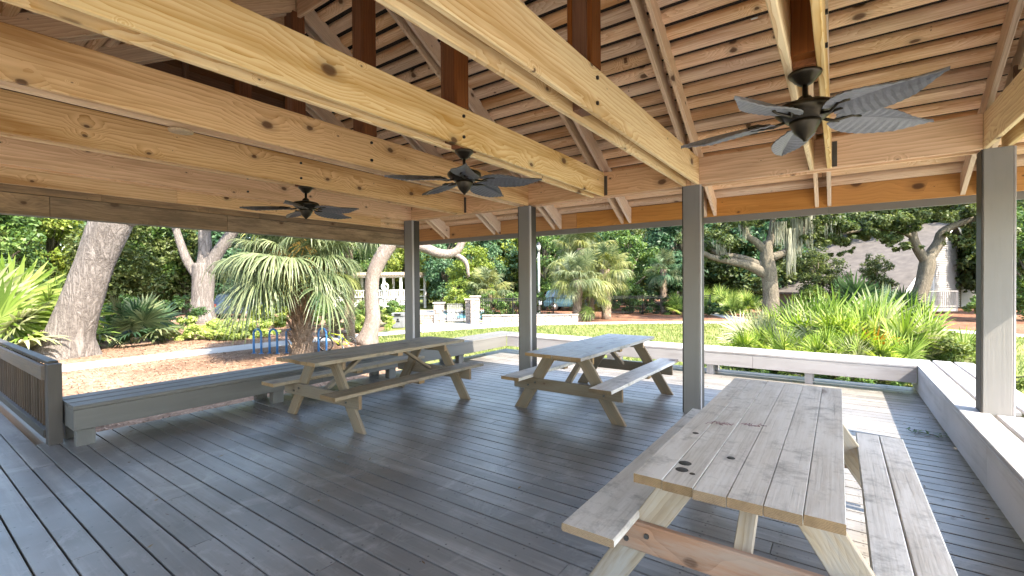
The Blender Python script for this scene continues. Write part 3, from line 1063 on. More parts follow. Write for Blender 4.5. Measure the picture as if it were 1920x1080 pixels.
table('brownish picnic table beside the long left bench, farthest from the right bench', -4.74, 3.80, (TABLE_B, TABLE_B, BROWNLEG, BROWNLEG), 2.34, rot=R(.6))
table('blue-grey topped picnic table in the middle, between the two inner posts', -2.59, 5.57, (TABLE_C, TABLE_A, BROWNLEG, BROWNLEG), 2.34, rot=R(-.5))
table('large pale weathered picnic table in the right foreground with stained top', -.342, 3.03, (TABLE_A, TABLE_A, LEGWOOD, REDWOOD), 2.34, split=True)
T3 = [o for o in bpy.data.objects if o.get('label', '').startswith('large pale weathered')][0]
rgs = random.Random(4)
INK = simple('faded_purple_ink', (.33, .22, .24), .8)
for sx, sy, n in ((-.61, 2.78, 7), (-.545, 2.80, 5), (-.44, 2.85, 8)):
    pts = []
    for q in range(n * 3):
        pts.append((sx + q * .0045 + rgs.uniform(-.012, .012), sy + q * .002 + rgs.uniform(-.035, .035), .7512))
    tubes('ink_scribble', [(pts, .0014, 4)], INK, T3, smooth=False)
SPOT = simple('burn_mark', (.035, .035, .035), .8)
for sx, sy, r in ((-.556, 2.10, .028), (-.548, 2.02, .027), (-.50, 2.0, .012), (-.40, 2.28, .018), (-.62, 2.55, .016)):
    lathe('burn_mark', [(r, 0), (r * .9, .0012)], SPOT, T3, (sx, sy, .7505), 14)


# ------------------------------------------------------------------ ceiling fans
def blade_mesh(L, wd, mat, name):
    """palm-leaf blade: pointed oval with a midrib and herringbone ribs, local X is its length"""
    V, F = [], []
    n = 26
    for i in range(n + 1):
        t = i / n
        hw = max(.0015, wd / 2 * math.sin(math.pi * (t * .94 + .06) ** .72) ** 1.15) if t < 1 else .0015
        rib = .0018 * (1 if i % 2 else -1)
        for k, s in enumerate((-1, -.5, 0, .5, 1)):
            z = -.014 * abs(s) * 2 * (.3 + t) * min(1, hw / (wd * .3)) + (rib if abs(s) in (.5, 1) else .008) - .03 * t * t
            V.append((L * t - abs(s) * .035 * (1 - t), s * hw, z))
    for i in range(n):
        for k in range(4):
            a = i * 5 + k
            F.append((a, a + 1, a + 6, a + 5))
    nv = len(V)
    V += [(x, y, z - .006) for x, y, z in V]
    F += [tuple(reversed([j + nv for j in f])) for f in F[:4 * n]]
    for i in range(n):
        F.append((i * 5 + 5, i * 5 + 5 + nv, i * 5 + nv, i * 5))
        F.append((i * 5 + 4, i * 5 + 4 + nv, i * 5 + 9 + nv, i * 5 + 9))
    return mesh_np(name, V, F, mat)


def fan(label, x, y, z, ang, FANM):
    t = thing('ceiling_fan', label, 'ceiling fan', (x, y, z - .30), 'ceiling fans with palm-leaf blades')
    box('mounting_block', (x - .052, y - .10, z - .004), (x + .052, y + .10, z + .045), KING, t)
    lathe('canopy', [(.078, -.004), (.08, -.012), (.076, -.022), (.062, -.034), (.05, -.05), (.036, -.064), (.022, -.072)], BRONZE, t, (x, y, z))
    lathe('downrod', [(.013, -.07), (.013, -.125), (.03, -.135), (.038, -.15), (.04, -.165)], BRONZE, t, (x, y, z), 16)
    m = lathe('motor_housing', [(.045, -.163), (.085, -.17), (.13, -.182), (.142, -.196), (.142, -.215), (.122, -.235), (.10, -.25), (.088, -.262)], BRONZE, t, (x, y, z), 28)
    lathe('switch_housing', [(.075, -.263), (.072, -.28), (.058, -.305), (.05, -.325), (.03, -.345), (.012, -.362), (.008, -.372)], BRONZE, t, (x, y, z), 24)
    for k in range(5):
        a = ang + k * 2 * math.pi / 5
        d = Vector((math.cos(a), math.sin(a), 0))
        pitch = Matrix.Rotation(R(-13), 4, 'X')
        M = Matrix.Translation(Vector((x, y, z - .247)) + d * .17) @ Matrix.Rotation(a, 4, 'Z') @ pitch
        b = put('blade', FANM, t, M)
        # forked blade iron
        c = Vector((x, y, z - .25))
        s = Vector((-d.y, d.x, 0))
        tubes('blade_iron', [([c + d * .09, c + d * .15 + s * .005 + Vector((0, 0, -.014)), c + d * .22 + s * .04, c + d * .27 + s * .03], .008, 6),
                             ([c + d * .09, c + d * .15 - s * .005 + Vector((0, 0, -.014)), c + d * .22 - s * .04, c + d * .27 - s * .03], .008, 6)], BRONZE, b)
    return t


BLADE2 = simple('blue_grey_woven_blade', (.23, .24, .265), .5, 0, .4, vary=(.18, .185, .21), scale=60)
FANM = blade_mesh(.49, .23, BLADE, 'blade')
FANM2 = blade_mesh(.49, .23, BLADE2, 'blade')
fan('large dark ceiling fan at upper right, nearest to the corner post', XT[5], RY + .11, HB + .002, R(33), FANM2)
fan('mid-distance dark ceiling fan hung from the centre tie beam', XT[3], RY + .11, HB + .002, R(25), FANM)
fan('smallest, farthest dark ceiling fan above the left picnic table', XT[1], RY + .11, HB + .002, R(25), FANM)

# ------------------------------------------------------------------ vegetation helpers
def leaf_cloud(seed, ells, leaves, size, clumps=40, flat=.75, hollow=.45, aspect=.5):
    """ells: list of (cx,cy,cz,rx,ry,rz). Returns V,F of separate rhombic leaves gathered in uneven clumps"""
    rg = np.random.default_rng(seed)
    vols = np.array([e[3] * e[4] * e[5] for e in ells]) ** .7
    pr = vols / vols.sum()
    cc, cr = [], []
    for i in range(clumps):
        e = ells[rg.choice(len(ells), p=pr)]
        d = rg.normal(size=3)
        d /= np.linalg.norm(d)
        r = (hollow + (1 - hollow) * rg.random()) * rg.uniform(.82, 1.12)
        cc.append(np.array(e[:3]) + d * r * np.array(e[3:]))
        cr.append(rg.uniform(.16, .36) * min(e[3:]) ** .8 * max(e[3:]) ** .2)
    cc, cr = np.array(cc), np.array(cr)
    w = cr ** 2
    idx = rg.choice(clumps, size=leaves, p=w / w.sum())
    d = rg.normal(size=(leaves, 3))
    d /= np.linalg.norm(d, axis=1)[:, None]
    rad = cr[idx] * rg.random(leaves) ** .45
    P = cc[idx] + d * rad[:, None] * np.array([1, 1, flat])
    # leaf frames
    nrm = d * .7 + rg.normal(size=(leaves, 3)) * .6 + np.array([0, 0, .55])
    nrm /= np.linalg.norm(nrm, axis=1)[:, None]
    t = np.cross(nrm, rg.normal(size=(leaves, 3)))
    t /= np.linalg.norm(t, axis=1)[:, None]
    b = np.cross(nrm, t)
    s = size * rg.uniform(.6, 1.35, leaves)[:, None]
    V = np.stack([P - t * s, P + b * s * aspect + nrm * s * .12, P + t * s, P - b * s * aspect + nrm * s * .12], 1).reshape(-1, 3)
    F = np.arange(leaves * 4).reshape(-1, 4)
    return V, F, cc


def cloud_mesh(name, mat, *a, **k):
    V, F, cc = leaf_cloud(*a, **k)
    return mesh_np(name, V, F, mat), cc


def frond_mesh(seed, pitch, petiole, r, nseg=26, spread=130, droop=.5, width=.035, mat=None, costa=.35, fold=.35):
    """fan-palm leaf baked with gravity; local X points away from the trunk, Z is up"""
    rg = random.Random(seed)
    V, F = [], []
    cp, sp = math.cos(pitch), math.sin(pitch)

    def tr(x, y, z):
        return (x * cp - z * sp, y, x * sp + z * cp)
    # petiole (curved strip, triangular)
    m = 5
    pts = []
    for i in range(m + 1):
        t = i / m
        x, y, z = tr(petiole * t, 0, 0)
        pts.append((x, y, z - droop * .35 * petiole * t * t))
    for i, (x, y, z) in enumerate(pts):
        w = .018 * (1.4 - .7 * i / m)
        V += [(x, -w, z), (x, w, z), (x, 0, z - w * .8)]
    for i in range(m):
        a = i * 3
        F += [(a, a + 1, a + 4, a + 3), (a + 1, a + 2, a + 5, a + 4), (a + 2, a, a + 3, a + 5)]
    hx, hy, hz = pts[-1]
    sl = -droop * .7                      # local bend of the blade
    for k in range(nseg):
        u = (k + .5) / nseg * 2 - 1
        a = R(spread) * u + rg.uniform(-.04, .04)
        L = r * (1 - .25 * abs(u) ** 2) * rg.uniform(.85, 1.08)
        # costa: central segments start farther out
        st = costa * r * (1 - abs(u)) * .6
        base = len(V)
        n = 4
        tipd = droop * rg.uniform(.7, 1.3)
        for i in range(n + 1):
            t = i / n
            l = L * t
            x0 = st + math.cos(a) * l
            y0 = math.sin(a) * l
            z0 = fold * abs(math.sin(a)) * l * .45
            x, y, z = tr(x0, y0, z0)
            g = tipd * L * (t ** 2.0) * .9 + sl * -0.25 * st
            z -= g
            # shrink horizontally as it hangs
            sh = 1 - .28 * tipd * t * t
            x *= sh
            y *= sh
            w = width * r * (1.15 * (1 - t) ** .55 + .04) * (.6 + 1.2 * t if t < .3 else 1)
            wx, wy = -math.sin(a) * w, math.cos(a) * w
            ax, ay, az = tr(wx, wy, 0)
            V += [(hx + x - ax, hy + y - ay, hz + z - az), (hx + x, hy + y, hz + z + w * .45), (hx + x + ax, hy + y + ay, hz + z + az)]
        for i in range(n):
            b = base + i * 3
            F += [(b, b + 1, b + 4, b + 3), (b + 1, b + 2, b + 5, b + 4)]
    return mesh_np('frond', V, F, mat)


FR = {}


def frond_set(kind, mat):
    key = (kind, mat.name)
    if key not in FR:
        out = []
        if kind == 'sabal':
            for i, (p, dr) in enumerate(((66, .45), (46, .6), (26, .75), (6, .85), (-14, .8), (-32, .6))):
                for v in range(2):
                    out.append(frond_mesh(i * 7 + v, R(p), 1.0, 1.0, nseg=44, spread=128, droop=dr, width=.021, mat=mat, costa=.5, fold=.3))
        elif kind == 'pmet':
            for i, (p, dr) in enumerate(((82, .10), (66, .18), (48, .28), (28, .4), (8, .4))):
                for v in range(2):
                    out.append(frond_mesh(50 + i * 7 + v, R(p), 1.0, 1.0, nseg=26, spread=122, droop=dr, width=.030, mat=mat, costa=.1, fold=.4))
        elif kind == 'broad':
            for i, (p, dr) in enumerate(((72, .15), (50, .3), (28, .45), (5, .5))):
                for v in range(2):
                    out.append(frond_mesh(90 + i * 7 + v, R(p), 1.0, 1.0, nseg=28, spread=128, droop=dr, width=.045, mat=mat, costa=.2, fold=.25))
        FR[key] = out
    return FR[key]


def fronds(parent, top, kind, mats, n, scale, seed, order='all', petsc=1.0):
    rg = random.Random(seed)
    top = Vector(top)
    out = []
    for i in range(n):
        mat = rg.choice(mats)
        fs = frond_set(kind, mat)
        f = fs[max(0, min(len(fs) - 1, int((i / n + rg.uniform(-.16, .16)) * len(fs))))]
        a = i * 2.39996 + rg.uniform(-.25, .25)
        s = scale * rg.uniform(.72, 1.18)
        M = Matrix.Translation(top + Vector((0, 0, rg.uniform(-.08, .08) * scale))) @ Matrix.Rotation(a, 4, 'Z') @ Matrix.Rotation(rg.uniform(-.35, .35), 4, 'X') @ Matrix.Diagonal((s, s, s, 1))
        out.append(put('frond', f, parent, M))
    return out


def wob_tube(pts, rad, n=14, seed=0, sub=4, flare=0.0, lump=.06):
    """smoothed, lumpy trunk"""
    rg = random.Random(seed)
    P = [Vector(p) for p in pts]
    r = list(rad)
    PP, RR = [], []
    Q = [P[0] * 2 - P[1]] + P + [P[-1] * 2 - P[-2]]
    for i in range(1, len(Q) - 2):
        for k in range(sub):
            t = k / sub
            a, b, c, d = Q[i - 1:i + 3]
            PP.append(.5 * ((2 * b) + (c - a) * t + (2 * a - 5 * b + 4 * c - d) * t * t + (3 * b - a - 3 * c + d) * t ** 3))
            RR.append(r[i - 1] * (1 - t) + r[min(i, len(r) - 1)] * t)
    PP.append(P[-1])
    RR.append(r[-1])
    V, F = tube_vf(PP, RR, n)
    # vertical ridges and root lobes
    ph = [rg.uniform(0, 6.28) for _ in range(3)]
    z0 = P[0].z
    out = []
    for i, v in enumerate(V):
        j, k = divmod(i, n)
        t = 2 * math.pi * k / n
        c = PP[j]
        amp = lump * (math.sin(3 * t + ph[0]) * .5 + math.sin(5 * t + ph[1] + j * .15) * .5)
        if flare:
            hgt = max(0, 1 - (c.z - z0) / flare)
            amp += .55 * hgt ** 2 * max(0, math.sin(4 * t + ph[2])) + .12 * hgt
        out.append(c + (v - c) * (1 + amp + rg.uniform(-.012, .012)))
    return out, F


def trunk(name, parts, mat, parent, seed=0):
    off = WM[parent.name].translation
    V, F = [], []
    for i, p in enumerate(parts):
        v, f = wob_tube(p[0], p[1], n=p[2] if len(p) > 2 else 12, seed=seed + i, flare=p[3] if len(p) > 3 else 0)
        F += [tuple(j + len(V) for j in q) for q in f]
        V += [q - off for q in v]
    return put(name, mesh_np(name, V, F, mat, smooth=True), parent, Matrix.Translation(off))


def crown(parent, me_or_args, mat=None, M=None, name='crown', kind=None):
    return put(name, me_or_args, parent, M, kind)


# ------------------------------------------------------------------ near trees
# leaning oak at the far left
t = thing('oak_tree', 'thick leaning grey oak trunk at far left, beside the concrete path', 'tree', (-20.61, 3.73, GZ))
trunk('trunk', [
    ([(-20.65, 3.70, GZ - .1), (-20.56, 3.77, -.42), (-20.46, 3.84, .1), (-20.16, 4.06, 1.15), (-19.78, 4.32, 2.36), (-19.34, 4.64, 3.63), (-18.9, 4.95, 4.8), (-18.4, 5.3, 6.2)], [.74, .66, .60, .53, .49, .56, .50, .40], 28, .9),
    ([(-19.6, 4.45, 3.2), (-18.9, 5.0, 4.0), (-17.9, 5.7, 4.9), (-16.6, 6.7, 6.6)], [.36, .40, .34, .26], 16)], BARK_OAK, t, 3)
me, _ = cloud_mesh('crown', L_OAK, 21, [(-18.2, 5.4, 9.0, 3.4, 3.4, 1.8), (-21, 6.0, 9.2, 2.6, 3.0, 1.6)], 7000, .11, 34)
put('crown', me, t, Matrix.Identity(4))

# second oak, forked, behind the pale shrub
t = thing('oak_tree', 'forked grey oak with three limbs behind the pale green shrub', 'tree', (-31.7, 11.8, GZ))
trunk('trunk', [
    ([(-31.72, 11.78, GZ - .1), (-31.65, 11.83, .73), (-31.58, 11.88, 2.04), (-31.6, 11.86, 2.9)], [.72, .58, .60, .55], 22, .7)], BARK_OAK, t, 8)
for pts, rr in (([(-31.75, 11.75, 1.9), (-32.37, 11.32, 3.02), (-32.72, 11.07, 4.16), (-32.92, 10.92, 5.0), (-33.3, 10.6, 6.6)], [.30, .25, .22, .2, .14]),
                ([(-31.58, 11.88, 2.3), (-31.48, 11.95, 3.66), (-31.49, 11.94, 4.8), (-31.2, 12.1, 6.6)], [.45, .36, .33, .25]),
                ([(-31.4, 12.0, 2.3), (-30.96, 12.32, 3.33), (-30.41, 12.71, 4.3), (-29.3, 13.5, 6.0)], [.40, .36, .33, .25])):
    trunk('limb', [(pts, rr, 12)], BARK_OAK, t, 9)
me, _ = cloud_mesh('crown', L_OAK, 22, [(-31.5, 12.0, 8.0, 5.0, 5.0, 2.6), (-34, 10, 6.2, 2.6, 2.6, 1.4)], 9000, .13, 50)
put('crown', me, t, Matrix.Identity(4))

# big drooping sabal palm by the bike rack
t = thing('sabal_palm', 'large drooping sabal palm with shaggy trunk beside the blue bike hoops', 'palm', (-14.45, 8.30, GZ))
trunk('trunk', [([(-14.45, 8.30, GZ - .05), (-14.45, 8.30, -.2), (-14.47, 8.28, .5), (-14.48, 8.25, 1.4), (-14.48, 8.23, 2.3)], [.37, .30, .30, .33, .22], 16)], BARK_P, t, 4)
rgp = random.Random(5)
V, F = [], []
for i in range(120):                               # old leaf bases (boots) on the trunk
    a = i * 2.39996
    z = -.6 + 2.6 * i / 120
    r = .29
    c = Vector((math.cos(a) * r, math.sin(a) * r, z))
    o = Vector((math.cos(a), math.sin(a), 0))
    s = Vector((-o.y, o.x, 0))
    L = rgp.uniform(.16, .34)
    b = len(V)
    V += [c - s * .05, c + s * .05, c + o * .06 + Vector((0, 0, .02)) - s * .03, c + o * (.05 + L * .45) + Vector((0, 0, L)) - s * .015, c + o * (.05 + L * .45) + Vector((0, 0, L)) + s * .015, c + o * .06 + s * .03]
    F += [(b, b + 2, b + 3), (b + 1, b, b + 3, b + 4), (b + 2, b + 5, b + 4, b + 3), (b + 5, b + 1, b + 4)]
put('leaf_bases', mesh_np('leaf_bases', [v + Vector((0, 0, -GZ)) for v in V], F, BARK_P), t, Matrix.Translation((-14.46, 8.27, GZ)), 'stuff')
fronds(t, (-14.62, 8.13, 2.65), 'sabal', [L_PALM] * 9 + [L_PALMY], 88, 1.26, 12)
fronds(t, (-14.48, 8.23, 2.1), 'sabal', [L_DEADF], 5, .8, 13)
# palm behind it, to the right
t = thing('sabal_palm', 'sabal palm half hidden behind the drooping palm, left of the pale leaning trunk', 'palm', (-16.6, 11.6, GZ))
trunk('trunk', [([(-16.6, 11.6, GZ - .05), (-16.6, 11.6, 1), (-16.6, 11.55, 4.3)], [.24, .2, .18], 12)], BARK_P, t, 5)
fronds(t, (-16.6, 11.55, 4.4), 'sabal', [L_PALM], 30, 1.1, 17)

# pale leaning trunk with a sinuous limb
t = thing('leaning_tree', 'pale-barked curved tree trunk rising from the lawn edge behind the bicycle', 'tree', (-14.69, 11.02, GZ))
trunk('trunk', [([(-14.72, 11.0, GZ - .05), (-14.5, 11.16, .18), (-14.52, 11.14, .89), (-14.48, 11.17, 1.81), (-14.18, 11.39, 2.62), (-13.82, 11.64, 3.23), (-13.5, 11.9, 4.3), (-13.6, 12.2, 6.0)], [.36, .29, .26, .26, .28, .26, .22, .16], 16, .5)], BARK_L, t, 6)
trunk('limb', [([(-13.85, 11.62, 3.15), (-12.96, 12.25, 2.97), (-12.38, 12.66, 2.7), (-11.89, 13.02, 2.76), (-11.6, 13.2, 3.3), (-11.0, 13.6, 4.4)], [.2, .19, .18, .16, .13, .08], 10),
               ([(-12.05, 12.9, 2.75), (-11.6, 13.22, 2.4), (-11.5, 13.3, 1.8)], [.11, .09, .05], 8)], BARK_L, t, 7)
me, _ = cloud_mesh('crown', L_YEL, 23, [(-13.4, 12.3, 6.6, 2.6, 2.6, 1.3), (-11.2, 13.6, 4.9, 1.5, 1.5, .8)], 4500, .10, 26)
put('crown', me, t, Matrix.Identity(4))

# oak at right with Spanish moss
t = thing('oak_tree', 'spreading live oak hung with grey moss left of the low-roofed house', 'tree', (-3.3, 30.8, GZ))
trunk('trunk', [([(-3.3, 30.8, GZ - .1), (-3.25, 30.84, .51), (-3.3, 30.8, 1.45), (-3.38, 30.75, 2.24), (-3.45, 30.69, 3.02), (-3.38, 30.75, 3.9)], [.52, .42, .40, .44, .36, .26], 18, .6)], BARK_D, t, 10)
limbs = [([(-3.38, 30.75, 1.9), (-4.27, 30.11, 2.47), (-5.17, 29.47, 2.73), (-6.2, 28.7, 3.05), (-7.4, 28.2, 3.9)], [.34, .26, .2, .15, .08]),
         ([(-3.40, 30.73, 2.3), (-4.6, 30.2, 2.9), (-6.0, 29.7, 3.3), (-7.2, 29.6, 4.2)], [.24, .2, .15, .08]),
         ([(-3.43, 30.71, 3.2), (-3.89, 30.38, 3.81), (-4.4, 30.02, 4.29), (-4.6, 29.87, 5.07), (-4.9, 29.7, 6.5)], [.25, .2, .17, .14, .08]),
         ([(-3.38, 30.75, 3.6), (-3.2, 30.87, 4.28), (-3.12, 30.93, 5.3), (-2.9, 31, 6.8)], [.25, .2, .16, .08]),
         ([(-3.25, 30.84, 2.9), (-2.48, 31.38, 3.33), (-1.84, 31.84, 4.26), (-1.3, 32.2, 5.4), (-.6, 32.6, 6.6)], [.26, .2, .17, .13, .07])]
for pts, rr in limbs:
    trunk('limb', [(pts, rr, 10)], BARK_D, t, 11)
me, _ = cloud_mesh('crown', L_OAK, 24, [(-3.4, 30.8, 6.0, 4.2, 4.0, 1.5), (-6.3, 28.9, 4.3, 2.2, 2.0, 1.2), (-6.2, 29.3, 2.9, 1.7, 1.4, .7), (-1.0, 32.2, 5.2, 1.9, 1.8, 1.2)], 15000, .10, 95, hollow=.2)
put('crown', me, t, Matrix.Identity(4))


def moss(parent, spots, seed):
    rg = random.Random(seed)
    V, F = [], []
    for (x, y, z, L, w, n) in spots:
        for i in range(n):
            px, py = x + rg.gauss(0, w), y + rg.gauss(0, w)
            l = L * rg.uniform(.4, 1.0)
            b = len(V)
            a = rg.uniform(0, 6.28)
            for k in range(6):
                tt = k / 5
                ww = .028 * (1 - tt) ** .6 + .006
                jx, jy = rg.uniform(-.03, .03), rg.uniform(-.03, .03)
                cx, cy, cz = px + jx, py + jy, z - l * tt
                V += [(cx - math.cos(a) * ww, cy - math.sin(a) * ww, cz), (cx + math.cos(a) * ww, cy + math.sin(a) * ww, cz)]
            F += [(b + 2 * k, b + 2 * k + 1, b + 2 * k + 3, b + 2 * k + 2) for k in range(5)]
    return put('hanging_moss', mesh_np('hanging_moss', V, F, L_MOSS), parent, Matrix.Identity(4), 'stuff')


moss(t, [(-4.5, 29.9, 5.2, 1.3, .14, 60), (-2.3, 31.3, 4.6, 2.9, .13, 90), (-2.0, 31.6, 5.2, 2.4, .16, 60), (-1.5, 32.0, 5.6, 2.4, .22, 60), (-2.9, 30.9, 5.0, 1.6, .2, 50), (-.3, 32.3, 5.4, 1.5, .2, 40), (-5.6, 29.2, 4.0, 1.0, .2, 30)], 4)

# leaning oak in front of the white house
t = thing('oak_tree', 'leaning dark oak in front of the white clapboard house wall', 'tree', (3.23, 33.74, GZ))
trunk('trunk', [([(3.15, 33.7, GZ - .1), (3.47, 33.91, .2), (3.79, 34.13, 1.1), (4.03, 34.3, 2.29), (4.07, 34.34, 3.0)], [.44, .37, .36, .38, .32], 16, .5)], BARK_D, t, 12)
for pts, rr in (([(4.03, 34.3, 2.5), (3.59, 33.99, 3.33), (3.39, 33.85, 4.08), (3.46, 33.9, 4.7), (3.2, 33.8, 6.2)], [.27, .24, .2, .17, .1]),
                ([(4.12, 34.37, 2.8), (4.56, 34.68, 3.62), (4.75, 34.82, 4.21), (5.52, 35.37, 4.7), (7.0, 36.2, 5.2)], [.3, .26, .23, .18, .1]),
                ([(3.45, 33.9, 3.9), (2.6, 33.3, 4.4), (1.2, 32.7, 4.4), (.2, 32.3, 4.2)], [.16, .14, .1, .05])):
    trunk('limb', [(pts, rr, 10)], BARK_D, t, 13)
me, _ = cloud_mesh('crown', L_OAK, 25, [(4.2, 34.3, 6.0, 3.2, 3.0, 1.3), (1.2, 32.8, 4.7, 2.4, 1.7, 1.0), (-.4, 32.2, 4.0, 1.6, 1.2, .6), (2.6, 33.6, 3.9, 1.3, 1.2, .6), (6.6, 35.9, 5.3, 1.9, 1.7, .9), (6.6, 35.6, 2.9, .9, .9, .5)], 19000, .095, 130, hollow=.2)
put('crown', me, t, Matrix.Identity(4))
me, _ = cloud_mesh('branch_foliage', L_OAK, 26, [(1.0, 33.0, 4.4, 2.6, 1.2, .8), (-.9, 32.4, 4.1, 1.6, 1.0, .55), (2.4, 33.4, 4.9, 1.6, 1.2, .9), (5.6, 34.9, 3.6, 1.1, .9, .7), (3.0, 33.2, 3.2, 1.0, .8, .5), (.2, 32.6, 3.2, 1.2, .8, .4), (6.6, 35.4, 4.4, 1.5, 1.0, .9)], 17000, .10, 110, hollow=.1)
put('branch_foliage', me, t, Matrix.Identity(4))


# sabal palms by the stone wall
def sabal(label, x, y, h, r, n, sc, seed, mats, group=None, lean=(0, 0), gz=GZ):
    t = thing('sabal_palm', label, 'palm', (x, y, gz), group)
    lx, ly = lean
    trunk('trunk', [([(x, y, gz - .05), (x + lx * .3, y + ly * .3, gz + h * .4), (x + lx, y + ly, gz + h)], [r * 1.15, r, r * 1.1], 12)], BARK_P, t, seed)
    rg = random.Random(seed)
    V, F = [], []
    for i in range(46):                       # criss-cross leaf bases
        a = i * 2.39996
        tt = .1 + .88 * i / 46
        c = Vector((x + lx * tt * tt + math.cos(a) * r, y + ly * tt * tt + math.sin(a) * r, h * tt)) - Vector((x, y, 0))
        o = Vector((math.cos(a), math.sin(a), 0)); s = Vector((-o.y, o.x, 0))
        b = len(V)
        V += [c - s * .06, c + s * .06, c + o * .10 + Vector((0, 0, .2)) + s * .03, c + o * .10 + Vector((0, 0, .2)) - s * .03, c + o * .05]
        F += [(b, b + 1, b + 2, b + 3), (b, b + 3, b + 4), (b + 1, b + 4, b + 2)]
    put('leaf_bases', mesh_np('leaf_bases', V, F, BARK_P), t, Matrix.Translation((x, y, gz)), 'stuff')
    fronds(t, (x + lx, y + ly, gz + h + .1), 'sabal', mats, n, sc, seed)
    return t


sabal('front palm of the cluster at the end of the low stone wall', -12.68, 24.46, 2.5, .25, 44, .98, 31, [L_PALM, L_PALMY], lean=(.1, .0))
sabal('small low palm between the two thicker palm trunks by the wall end', -12.35, 25.6, 1.35, .2, 22, .72, 32, [L_PMET, L_PALM])
sabal('right-hand palm of the cluster with yellowing hanging fronds', -11.75, 26.6, 3.1, .27, 46, .95, 33, [L_PALMY, L_PALMY, L_PALM], lean=(-.1, 0))
sabal('tall palm with high crown standing behind the palm cluster', -14.2, 28.0, 4.6, .24, 44, 1.25, 34, [L_PALM, L_PALMY])
sabal('bushy palm beyond the black fence, left of the second post', -20.6, 25.9, 1.9, .27, 46, .95, 35, [L_PALM, L_PALMY])
sabal('slim palm deep in the trees right of the palm cluster', -10.2, 33.0, 3.2, .2, 26, .8, 36, [L_BLUE, L_PALM])


# ------------------------------------------------------------------ palmettos and shrubs
def palmetto(label, x, y, n, sc, seed, mats, kind='pmet', group=None, gz=GZ, z=None):
    t = thing('palmetto', label, 'palmetto', (x, y, gz), group)
    fronds(t, (x, y, gz + (.05 if z is None else z)), kind, mats, n, sc, seed)
    return t


rg = random.Random(77)
front = 'palmettos massed behind the back bench'
spots = [(-1.75, 14.1, .60, [L_PMETP, L_PMET]), (-1.2, 14.8, .72, [L_PMETP, L_PMET]), (-.65, 14.0, .62, [L_PMET, L_PMET, L_PMETP]), (-.25, 14.9, .78, [L_PMET, L_PMETP, L_PMET]), (.35, 14.2, .66, [L_PMET]),
         (.75, 15.0, .78, [L_PMET, L_PMET, L_PMETP]), (1.2, 14.4, .66, [L_PMET, L_PMETP]), (1.55, 15.1, .72, [L_PMET]), (1.9, 14.5, .55, [L_PMET, L_PMETP]), (-1.1, 13.3, .46, [L_PMET, L_PMETP]), (-.35, 13.2, .46, [L_PMET]), (.3, 13.2, .46, [L_PMETP, L_PMET]), (1.0, 13.3, .46, [L_PMET]), (-1.9, 13.4, .42, [L_PMET])]
for i, (x, y, s, m) in enumerate(spots):
    where = ('left end' if x < -.8 else 'middle' if x < .8 else 'right part') + (', back row' if y > 14.7 else ', middle row' if y > 13.8 else ', front row')
    palmetto('bright spiky saw palmetto behind the back bench, ' + where + ' of the clump', x, y, 28, s * 1.28, 200 + i, m, group=front + ', ' + where)
palmetto('palmetto with an orange dead frond in the middle of the clump', .5, 13.9, 10, .8, 231, [L_PMET, L_PMET, L_DEADF, L_PMET])
# soft feathery shrub at the right of the clump
def shrub(name, label, mat, seed, ells, leaves, size, clumps, base, stems=5, cat='shrub', group=None, aspect=.5, hollow=.35):
    t = thing(name, label, cat, base, group)
    me, cc = cloud_mesh('foliage', mat, seed, ells, leaves, size, clumps=clumps, hollow=hollow, aspect=aspect)
    put('foliage', me, t, Matrix.Identity(4))
    rg = random.Random(seed)
    sp = []
    b = Vector(base)
    for i in range(stems):
        c = Vector(cc[rg.randrange(len(cc))])
        q = Vector((c.x * .3 + b.x * .7 + rg.uniform(-.1, .1), c.y * .3 + b.y * .7, b.z))
        sp.append(([q, (q + c) / 2 + Vector((0, 0, .1)), c], [.025, .018, .008], 6))
    tubes('stems', sp, BARK_D, t)
    return t


shrub('feathery_shrub', 'soft pale feathery shrub at the right end of the palmettos', L_GRASS, 301, [(2.2, 13.8, -.2, .9, .7, .55), (2.9, 13.3, -.45, .7, .6, .32), (2.0, 14.6, .25, .35, .35, .8)], 6000, .055, 40, (2.3, 13.8, GZ), 14, aspect=.22)
shrub('ground_cover', 'low dark ground cover along the foot of the palmettos', L_MID, 302, [(-1.6, 12.9, -.55, .8, .5, .25), (0, 12.6, -.55, 1.2, .5, .25), (1.6, 12.7, -.5, 1.0, .5, .3)], 5000, .06, 60, (0, 12.8, GZ), 6, cat='ground cover', aspect=.3)
# dark broad palmettos in the shade behind
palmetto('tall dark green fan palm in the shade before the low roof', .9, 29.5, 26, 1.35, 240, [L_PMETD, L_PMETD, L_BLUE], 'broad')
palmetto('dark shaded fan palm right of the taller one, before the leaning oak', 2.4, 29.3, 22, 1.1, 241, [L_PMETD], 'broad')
palmetto('low dark fan palm at the left foot of the shaded palms', -.6, 28.9, 16, .9, 242, [L_PMETD, L_PMET], 'broad')
